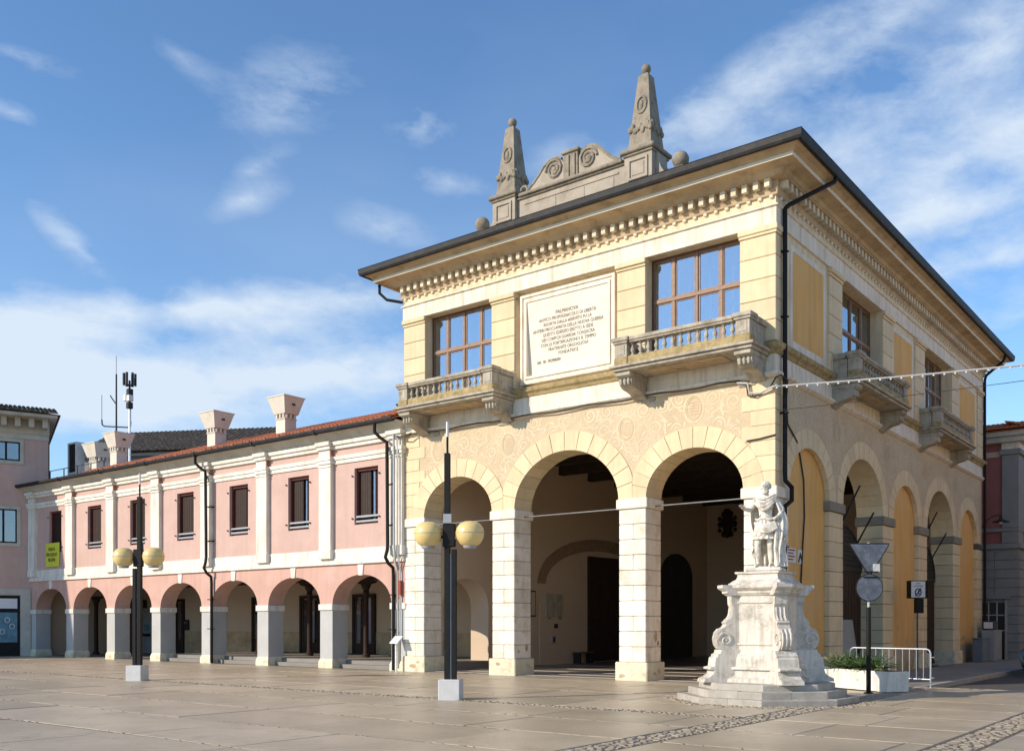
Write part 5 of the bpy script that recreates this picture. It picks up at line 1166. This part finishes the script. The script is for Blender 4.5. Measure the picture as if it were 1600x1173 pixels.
# ------------------------------------------------------------------ small things on the right
ax = Vector((-.84, .543, 0)); ay = Vector((.543, .84, 0)); p0 = Vector((2.92, -.92, 0))
PT = lambda a, b, z: tuple(p0 + ax * a + ay * b + Vector((0, 0, z)))
pt = thing('planter', 'long white concrete planter beside the monument steps', 'planter', tuple(p0))
m = MB(PT); pr = [(.02, .03), (2.35, .03), (2.55, .18), (2.62, .50), (0, .50)]
m.prism(pr, lambda a, z: (a, 0, z), lambda a, z: (a, .62, z)).build('trough', 'planter', pt)
MB(PT).box(.06, 2.4, .06, .56, .44, .504).build('soil', 'soil', pt)
MB(PT).box(.35, .48, -.006, .0, .04, .5).build('joint_strip', 'concrete', pt)
for a in (.2, 2.2): MB(PT).box(a, a + .3, .08, .54, 0, .04).build('foot', 'concrete', pt)
MB(PT).tube([(1.05, -.004, .26), (1.05, .01, .26)], .018, 8).build('drain_hole', 'iron', pt)
def agave(a, b, n, ln, seed, mt_, label):
    r = random.Random(seed); t = thing('leafy_plant', label, 'plant', PT(a, b, .49), 'plants in the planter')
    for k in range(n):
        an = r.uniform(0, 6.28); el = r.uniform(.35, 1.35); l = ln * r.uniform(.6, 1.15); wd = r.uniform(.022, .04); m = MB(PT); v = []
        for j in range(5):
            q = j / 4; hr = l * q * math.cos(el) * (1 + .25 * q); z = l * q * math.sin(el) - .35 * l * q * q * math.cos(el); ww = wd * (1 - q ** 1.6) + .003
            dx, dy = math.cos(an), math.sin(an); v += [(a + dx * hr - dy * ww, b + dy * hr + dx * ww, .49 + z), (a + dx * hr, b + dy * hr, .47 + z), (a + dx * hr + dy * ww, b + dy * hr - dx * ww, .49 + z)]
        m.add(v, [(3 * j + i, 3 * j + i + 1, 3 * j + i + 4, 3 * j + i + 3) for j in range(4) for i in range(2)]).build('leaf', mt_, t)
agave(.75, .3, 60, .52, 1, 'leaf', 'spiky green plant at the right end of the white planter')
agave(1.25, .3, 64, .58, 2, 'leaf', 'spiky green plant in the middle of the white planter')
agave(1.7, .3, 60, .52, 3, 'leaf', 'spiky green plant left of the planter middle')
agave(2.15, .3, 110, .45, 4, 'leaf_pale', 'yellow-green bushy plant at the left end of the white planter')
agave(.45, .22, 26, .2, 5, 'leaf_pale', 'low dry plant drooping over the planter rim')

sg_ = thing('traffic_sign', 'grey backs of a triangular and a round road sign on one dark pole', 'road sign', (2.55, -1.12, 0))
sx, sy = 2.55, -1.12
PG = lambda a, b, z: (sx + a * RT[0] - b * FW[0], sy + a * RT[1] - b * FW[1], z)      # faces roughly the square
MB(PG).tube([(0, 0, 0), (0, 0, 2.0)], .055, 10).build('lower_pole', 'metal_dark', sg_, True)
MB(PG).tube([(0, 0, 2.0), (0, 0, 3.5)], .03, 10).build('upper_pole', 'galv', sg_, True)
MB(PG).lathe([(.11, 0), (.11, .02), (.06, .03)], (0, 0, 0), 12).build('foot', 'metal_dark', sg_)
tri = [(-.44, 3.42), (-.46, 3.47), (.46, 3.47), (.44, 3.42), (.03, 2.76), (-.03, 2.76)]
b_ = MB(PG).prism(tri, lambda a, z: (a, .04, z), lambda a, z: (a, .055, z)).build('triangle_plate', 'sign_back', sg_)
MB(PG).tube([(a, .048, z) for a, z in tri], .014, 5, True).build('triangle_rim', 'metal_dark', b_)
c_ = MB(PG).prism([(.31 * math.cos(t * math.pi / 16), 2.45 + .31 * math.sin(t * math.pi / 16)) for t in range(32)], lambda a, z: (a, .04, z), lambda a, z: (a, .055, z)).build('round_plate', 'sign_back', sg_)
MB(PG).tube([(.31 * math.cos(t * math.pi / 16), .048, 2.45 + .31 * math.sin(t * math.pi / 16)) for t in range(32)], .012, 5, True).build('round_rim', 'metal_dark', c_)
MB(PG).box(.08, .24, .056, .06, 2.82, 3.0).build('sticker', 'concrete', sg_)
for z in (2.68, 2.80): MB(PG).box(-.14, .2, .056, .075, z, z + .03).build('clamp', 'metal_dark', sg_)

ps = thing('pedestrian_sign', 'square illuminated box sign on a thin post by the second side arch', 'road sign', (.62, 10.2, 0))
sx, sy = .62, 10.2
PG2 = lambda a, b, z: (sx + a * RT[0] - b * FW[0], sy + a * RT[1] - b * FW[1], z)
MB(PG2).tube([(0, -.1, 0), (0, -.1, 2.9)], .03, 8).build('post', 'rust_red', ps, True)
MB(PG2).box(-.28, .34, -.32, 0, 2.48, 3.08, .01).build('box', 'metal_dark', ps)
MB(PG2).box(-.25, .22, 0, .008, 2.51, 3.05).build('face', 'sign_white', ps)
MB(PG2).box(-.08, .2, -.2, -.05, 1.98, 2.47, .01).build('control_box', 'metal_dark', ps)
fo = lambda a, z: PG2(a, .009, z)
for s, z, sz in (('area', 2.955, .085), ('pedonale', 2.87, .085)): text(s, ps, 'metal_dark', sz, (fo(-.015, z), (RT[0], RT[1], 0), (0, 0, 1)), 'sign_lettering', ext=.002)
MB(PG2).tube([(-.015 + .095 * math.cos(t * math.pi / 10), .012, 2.68 + .125 * math.sin(t * math.pi / 10)) for t in range(20)], .018, 5, True).build('sign_ring', 'navy', ps)
MB(PG2).tube([(-.12, .012, 2.55), (-.015, .012, 2.68), (.09, .012, 2.83)], .014, 5).build('sign_slash', 'navy', ps)
MB(PG2).tube([(-.015, .012, 2.6), (-.015, .012, 2.72), (.0, .012, 2.76), (.03, .012, 2.72), (0, .012, 2.68), (.04, .012, 2.6)], .012, 5).build('sign_figure', 'navy', ps)

br_ = thing('crowd_barrier', 'galvanised steel crowd barrier standing behind the white planter', 'barrier', (3.42, .81, 0))
q0, q1 = Vector((1.32, 1.28, 0)), Vector((3.42, .81, 0)); bv = (q1 - q0).normalized(); bl_ = (q1 - q0).length
PBR = lambda a, b, z: tuple(q0 + bv * a + Vector((-bv.y, bv.x, 0)) * b + Vector((0, 0, z)))
MB(PBR).tube([(0, 0, .06), (0, 0, .9), (.03, 0, .97), (.1, 0, 1.0), (bl_ - .1, 0, 1.0), (bl_ - .03, 0, .97), (bl_, 0, .9), (bl_, 0, .03)], .021, 8).build('frame_tube', 'galv', br_, True)
MB(PBR).tube([(0, 0, .26), (bl_, 0, .26)], .018, 8).build('bottom_rail', 'galv', br_, True)
for k in range(1, 12): a = bl_ * k / 12; MB(PBR).tube([(a, 0, .26), (a, 0, 1.0)], .011, 6).build('bar', 'galv', br_, True)
for a in (.06, bl_): MB(PBR).tube([(a, -.28, .02), (a, -.1, .05), (a, .1, .05), (a, .28, .02)], .018, 6).build('foot', 'galv', br_, True)
for z in (.3, .8): MB(PBR).tube([(bl_, 0, z), (bl_ + .09, 0, z)], .014, 6).build('hook', 'galv', br_, True)

# things by the wall
wp = thing('wall_plaque', 'small white notice plate on the ochre wall near the hall corner', 'sign', PR(1.4, -.14, 3.3))
PR2 = lambda u, o, z: PR(u, o - .15, z)
MB(PR2).box(1.05, 1.75, .0, .02, 3.28, 3.68).build('plate', 'sign_white', wp)
for k in range(4): MB(PR2).box(1.13, 1.67 - .1 * (k % 2), .02, .023, 3.60 - k * .085, 3.635 - k * .085).build('print_line', 'rust_red', wp)
ws_ = thing('arrow_sign', 'small white sign with a black chevron beside the notice plate', 'sign', PR(2.05, -.14, 3.3))
MB(PR2).prism([(1.86, 3.27), (2.28, 3.27), (2.22, 3.66), (1.92, 3.66)], lambda u, z: (u, 0, z), lambda u, z: (u, .02, z)).build('plate', 'sign_white', ws_)
MB(PR2).prism([(1.88, 3.30), (1.97, 3.30), (2.07, 3.46), (2.17, 3.30), (2.26, 3.30), (2.09, 3.58), (2.05, 3.58)], lambda u, z: (u, .02, z), lambda u, z: (u, .026, z)).build('chevron', 'iron', ws_)
lbd = thing('leaning_board', 'grey folded panels leaning against the gate of the first side arch', 'board', (XR - .3, 6.6, 0))
for k, (u0, u1, lean) in enumerate(((5.6, 7.1, .42), (6.0, 7.5, .34))):
    v = [(XR - .62 + .02 * k + lean, u, .02) if z == 0 else (XR - .62 + .03 * k, u + .25 * k, 1.75) for z in (0, 1) for u in (u0, u1)]
    v += [(x - .04, y, z) for x, y, z in v]
    MB().add(v, [(0, 1, 3, 2), (4, 6, 7, 5), (0, 4, 5, 1), (2, 3, 7, 6), (0, 2, 6, 4), (1, 5, 7, 3)]).build('panel', 'cabinet_grey', lbd)
cb1 = thing('utility_cabinet', 'low blue-grey utility cabinet at the far end of the hall side wall', 'cabinet', (.2, 21.2, 0))
MB().box(.02, .40, 20.6, 21.9, 0, .98, .02).build('casing', 'cabinet_blue', cb1); MB().box(.0, .42, 20.55, 21.95, .981, 1.02).build('lid', 'cabinet_blue', cb1); MB().box(.401, .41, 20.7, 21.8, .1, .9).build('door', 'cabinet_blue', cb1)
cb2 = thing('utility_cabinet', 'taller pale grey utility cabinet with a small box on top, beyond the blue one', 'cabinet', (.3, 23, 0))
MB().box(.02, .55, 22.2, 23.7, 0, 1.35, .02).build('casing', 'cabinet_grey', cb2); MB().box(.1, .5, 22.2, 23.0, 1.36, 1.75, .02).build('top_box', 'dark_wood', cb2); MB().box(.12, .48, 22.185, 22.2, 1.42, 1.7).build('label_plate', 'sign_white', cb2); MB().box(.551, .56, 22.3, 23.6, .1, 1.25).build('door', 'cabinet_grey', cb2)
wl = thing('wall_lamp', 'black bell-shaped wall lamp on a curved arm at the far corner', 'lamp', (XR, 23.2, 6.2))
MB().tube([(XR, 23.3, 5.9), (XR + .2, 23.3, 6.25), (XR + .45, 23.3, 6.42), (XR + .75, 23.3, 6.45)], .025, 6).build('arm', 'iron', wl, True)
MB().lathe([(.03, .3), (.06, .25), (.08, .12), (.2, .06), (.36, 0), (.36, -.02)], (XR + .78, 23.3, 6.15), 16).build('shade', 'iron', wl, True)
MB().ball((XR + .78, 23.3, 6.13), .09, 10, 6).build('bulb', 'sign_white', wl, True)
il = thing('info_lectern', 'small slanted information panel on a post by the left pier', 'sign', (-13.55, -.5, 0))
MB().box(-13.58, -13.52, -.35, -.29, 0, 1.0).build('post', 'galv', il)
MB().add([(-13.73, -.46, .98), (-13.36, -.46, .98), (-13.36, -.2, 1.2), (-13.73, -.2, 1.2), (-13.73, -.46, .95), (-13.36, -.46, .95), (-13.36, -.2, 1.17), (-13.73, -.2, 1.17)], [(0, 1, 2, 3), (4, 7, 6, 5), (0, 4, 5, 1), (1, 5, 6, 2), (2, 6, 7, 3), (3, 7, 4, 0)]).build('panel', 'sign_white', il)
bn_ = thing('protest_banner', 'yellow cloth banner with black lettering under the leftmost wing window', 'banner', (-37.6, -.06, 4.5))
MB(PF).add([(-38.15, .05, 4.46), (-36.85, .05, 4.46), (-36.82, .06, 5.62), (-38.12, .06, 5.62), (-38.15, .03, 4.46), (-36.85, .03, 4.46), (-36.82, .04, 5.62), (-38.12, .04, 5.62), (-37.5, .075, 4.44), (-37.5, .085, 5.60)],
    [(0, 8, 9, 3), (8, 1, 2, 9), (4, 7, 6, 5), (0, 3, 7, 4), (1, 5, 6, 2)]).build('cloth', 'yellow_cloth', bn_)
for i, s in enumerate(('VERITÀ', 'PER GIULIO', 'REGENI')): text(s, bn_, 'iron', .24, ((-37.5, -.095, 5.22 - i * .26), (1, 0, 0), (0, 0, 1)), 'banner_lettering', width=.85, ext=.002)
am = thing('cash_machine', 'grey cash machine built into the dark shop front inside the leftmost arch', 'cash machine', (-38.5, 6.0, 0))
MB().box(-41.2 + 2.0, -38.2, 5.85, 6.16, .0, 2.5, .02).build('housing', 'steel_grey', am); MB().box(-39.0, -38.5, 5.84, 5.849, 1.25, 1.6).build('screen', 'screen', am); MB().box(-39.05, -38.4, 5.7, 5.849, .95, 1.1, .01).build('keypad_shelf', 'metal_dark', am)
mb_ = thing('mail_box', 'small dark letter box on the arcade back wall, second arch from the left', 'letter box', (-38.6 + 3.2, 6.1, 1.1)); MB().box(-35.6, -35.25, 6.05, 6.168, 1.3, 1.85, .01).build('case', 'iron', mb_); MB().box(-35.55, -35.3, 6.04, 6.049, 1.68, 1.72).build('slot', 'steel_grey', mb_)

# roof things
an = thing('radio_mast', 'thin radio mast with a forked cross-arm of two whip aerials behind the left chimneys', 'antenna', (-35.2, 2.0, 8.5))
X0, Y0 = -35.2, 2.0
MB().tube([(X0, Y0, 8.5), (X0, Y0, 14.0)], [.05, .04], 8).build('mast', 'iron', an, True); MB().tube([(X0, Y0, 14.0), (X0, Y0, 14.9)], .012, 5).build('tip', 'iron', an)
MB().tube([(X0 - .72 * RT[0], Y0 - .72 * RT[1], 11.75), (X0 - .70 * RT[0], Y0 - .70 * RT[1], 11.5), (X0 - .6 * RT[0], Y0 - .6 * RT[1], 11.42), (X0 + .6 * RT[0], Y0 + .6 * RT[1], 11.36), (X0 + .70 * RT[0], Y0 + .70 * RT[1], 11.42), (X0 + .72 * RT[0], Y0 + .72 * RT[1], 11.65)], .035, 6).build('cross_arm', 'iron', an)
for sg, z in ((-.72, 11.72), (.72, 11.62)): MB().tube([(X0 + sg * RT[0], Y0 + sg * RT[1], z), (X0 + sg * RT[0], Y0 + sg * RT[1], z + 1.25)], .014, 5).build('whip', 'iron', an)
MB().tube([(X0, Y0, 12.5), (X0 - .25 * RT[0], Y0 - .25 * RT[1], 12.85), (X0 - .3 * RT[0], Y0 - .3 * RT[1], 12.95)], .03, 5).build('spur', 'iron', an)
cm = thing('cell_mast', 'pale mast with a ring of small cell antennas at its head', 'antenna', (-34.0, 2.0, 8.9)); X1 = -34.0
MB().tube([(X1, Y0, 8.7), (X1, Y0, 12.6)], .055, 8).build('mast', 'galv', cm, True); MB().tube([(X1, Y0, 12.6), (X1, Y0, 13.5)], .05, 8).build('head_tube', 'iron', cm, True)
for k in range(6): a = k * math.pi / 3; MB().box(X1 + .26 * math.cos(a) - .045, X1 + .26 * math.cos(a) + .045, Y0 + .26 * math.sin(a) - .045, Y0 + .26 * math.sin(a) + .045, 13.25, 13.85).build('aerial', 'iron', cm); MB().tube([(X1, Y0, 13.2), (X1 + .26 * math.cos(a), Y0 + .26 * math.sin(a), 13.35)], .02, 4).build('strut', 'iron', cm)
for dx, z, mt_ in ((.14, 12.75, 'iron'), (-.14, 12.5, 'sign_white'), (.12, 12.1, 'iron'), (.16, 12.45, 'sign_white')): MB().box(X1 + dx - .11, X1 + dx + .11, Y0 - .2, Y0 + .05, z, z + .3, .01).build('radio_unit', mt_, cm)
bi = thing('pigeon', 'grey pigeon sitting on the ridge of the red tiled roof', 'bird', (-18.0, 4, zr)); bx, by, bz = -17.6, 4.0, zr + .1
MB().lathe([(.01, -.16), (.06, -.1), (.085, 0), (.07, .1), (.03, .2), (.01, .26)], (0, 0, 0), 10).build
m = MB(lambda x, y, z: (bx + z, by + y, bz + .1 + x * .9 - z * .25)); m.lathe([(.01, -.17), (.05, -.12), (.085, 0), (.075, .08), (.035, .2), (.03, .30), (.008, .31)], (0, 0, 0), 10); m.build('body', 'bird', bi, True)
MB().ball((bx - .17, by, bz + .22), .045, 8, 6).build('head', 'bird', bi, True); MB().tube([(bx - .21, by, bz + .215), (bx - .245, by, bz + .205)], [.012, .004], 5).build('beak', 'iron', bi); MB().tube([(bx - .01, by, bz + .03), (bx - .01, by, bz - .1)], .012, 5).build('leg', 'rust_red', bi)

# overhead wires
def wire(a, b, sag, r, n=40):
    a, b = Vector(a), Vector(b); return [tuple(a.lerp(b, i / n) - Vector((0, 0, sag * 4 * (i / n) * (1 - i / n)))) for i in range(n + 1)]
w1 = thing('light_string', 'pale overhead light string running from the hall corner to the right', 'cable', (XR, -.1, 7.7))
pts = wire((XR + .1, -.12, 7.72), (13.5, 6.5, 8.75), .18, .02, 60)
MB().tube(pts, .024, 5).build('cable', 'cable_pale', w1)
m = MB()
for p in pts[::1]: m.box(p[0] - .02, p[0] + .02, p[1] - .02, p[1] + .02, p[2] - .055, p[2] - .02, .006)
stuff(m.build('bulbs', 'sign_white', w1))
w2 = MB().tube(wire((XR + .1, -.1, 7.1), (13.5, 7.5, 8.9), .15, .01), .009, 4).build('thin_wire', 'cable', loc=(XR, 0, 7)); tag(w2, 'thin dark wire below the light string at the hall corner', 'cable')
sp_ = thing('spotlight', 'small dark spotlight fixed high inside the middle arch', 'lamp', (-5.6, 1.2, 6.2))
MB().tube([(-5.6, 1.2, 6.75), (-5.6, 1.2, 7.58)], .03, 6).build('stem', 'iron', sp_); MB().box(-5.85, -5.35, 1.0, 1.4, 6.3, 6.75, .03).build('housing', 'iron', sp_); MB().box(-5.7, -5.5, .98, .999, 6.4, 6.5).build('lens', 'sign_white', sp_)

# parked car, only its tail corner is in view
cr_ = thing('parked_car', 'black parked car cut off at the right edge of the street', 'car', (4.2, 14, -.13))
sec = [(-2.0, .35, .62, .78), (-1.95, .3, .86, .82), (-1.2, .25, .95, .86), (-.8, .25, 1.40, .70), (.6, .25, 1.45, .70), (1.2, .25, 1.0, .86), (2.05, .28, .80, .82), (2.12, .35, .6, .74)]
v = []; fcs = []
for yq, zb, zt, hw_ in sec:
    w2_ = .86 if zt < 1.2 else .86
    v += [(4.22 - .8, 14 + yq, zb - .13), (4.22 - .88, 14 + yq, zb + .15), (4.22 - w2_, 14 + yq, min(zt, .9) - .13), (4.22 - hw_ * .92, 14 + yq, zt - .13), (4.22 + hw_ * .92, 14 + yq, zt - .13), (4.22 + w2_, 14 + yq, min(zt, .9) - .13), (4.22 + .88, 14 + yq, zb + .15), (4.22 + .8, 14 + yq, zb - .13)]
for i in range(len(sec) - 1):
    for k in range(8): fcs.append((8 * i + k, 8 * i + (k + 1) % 8, 8 * i + 8 + (k + 1) % 8, 8 * i + 8 + k))
fcs += [tuple(range(8)), tuple(range(8 * len(sec) - 8, 8 * len(sec)))]
cbd = MB().add(v, fcs).build('body', 'car_black', cr_, True)
for sx in (-1, 1):
    for yq in (-1.3, 1.35):
        whl = MB(lambda x, y, z, sx=sx, yq=yq: (4.22 + sx * .72 + z, 14 + yq + x, .20 + y)).lathe([(.2, -.1), (.31, -.1), (.33, -.05), (.33, .05), (.31, .1), (.2, .1)], n=20).build('wheel', 'rubber', cr_, True)
        MB(lambda x, y, z, sx=sx, yq=yq: (4.22 + sx * .80 + z, 14 + yq + x, .20 + y)).lathe([(.02, -.03), (.2, -.03), (.2, .03), (.02, .03)], n=14).build('rim', 'steel_grey', whl, True)
    MB().box(4.22 + sx * .62 - .14, 4.22 + sx * .62 + .14, 14 - 2.02, 14 - 1.93, .42, .58, .02).build('tail_light', 'rust_red', cr_)
MB().box(3.98, 4.46, 14 - 2.03, 14 - 2.0, .4, .5).build('number_plate', 'sign_white', cr_)
MB().box(3.7, 4.74, 14 - 1.03, 14 - .97, .90, 1.18, .02).build('rear_window', 'glass_dim', cr_)
for o in list(bpy.data.objects):
    if o.name == 'tmp': bpy.data.objects.remove(o)
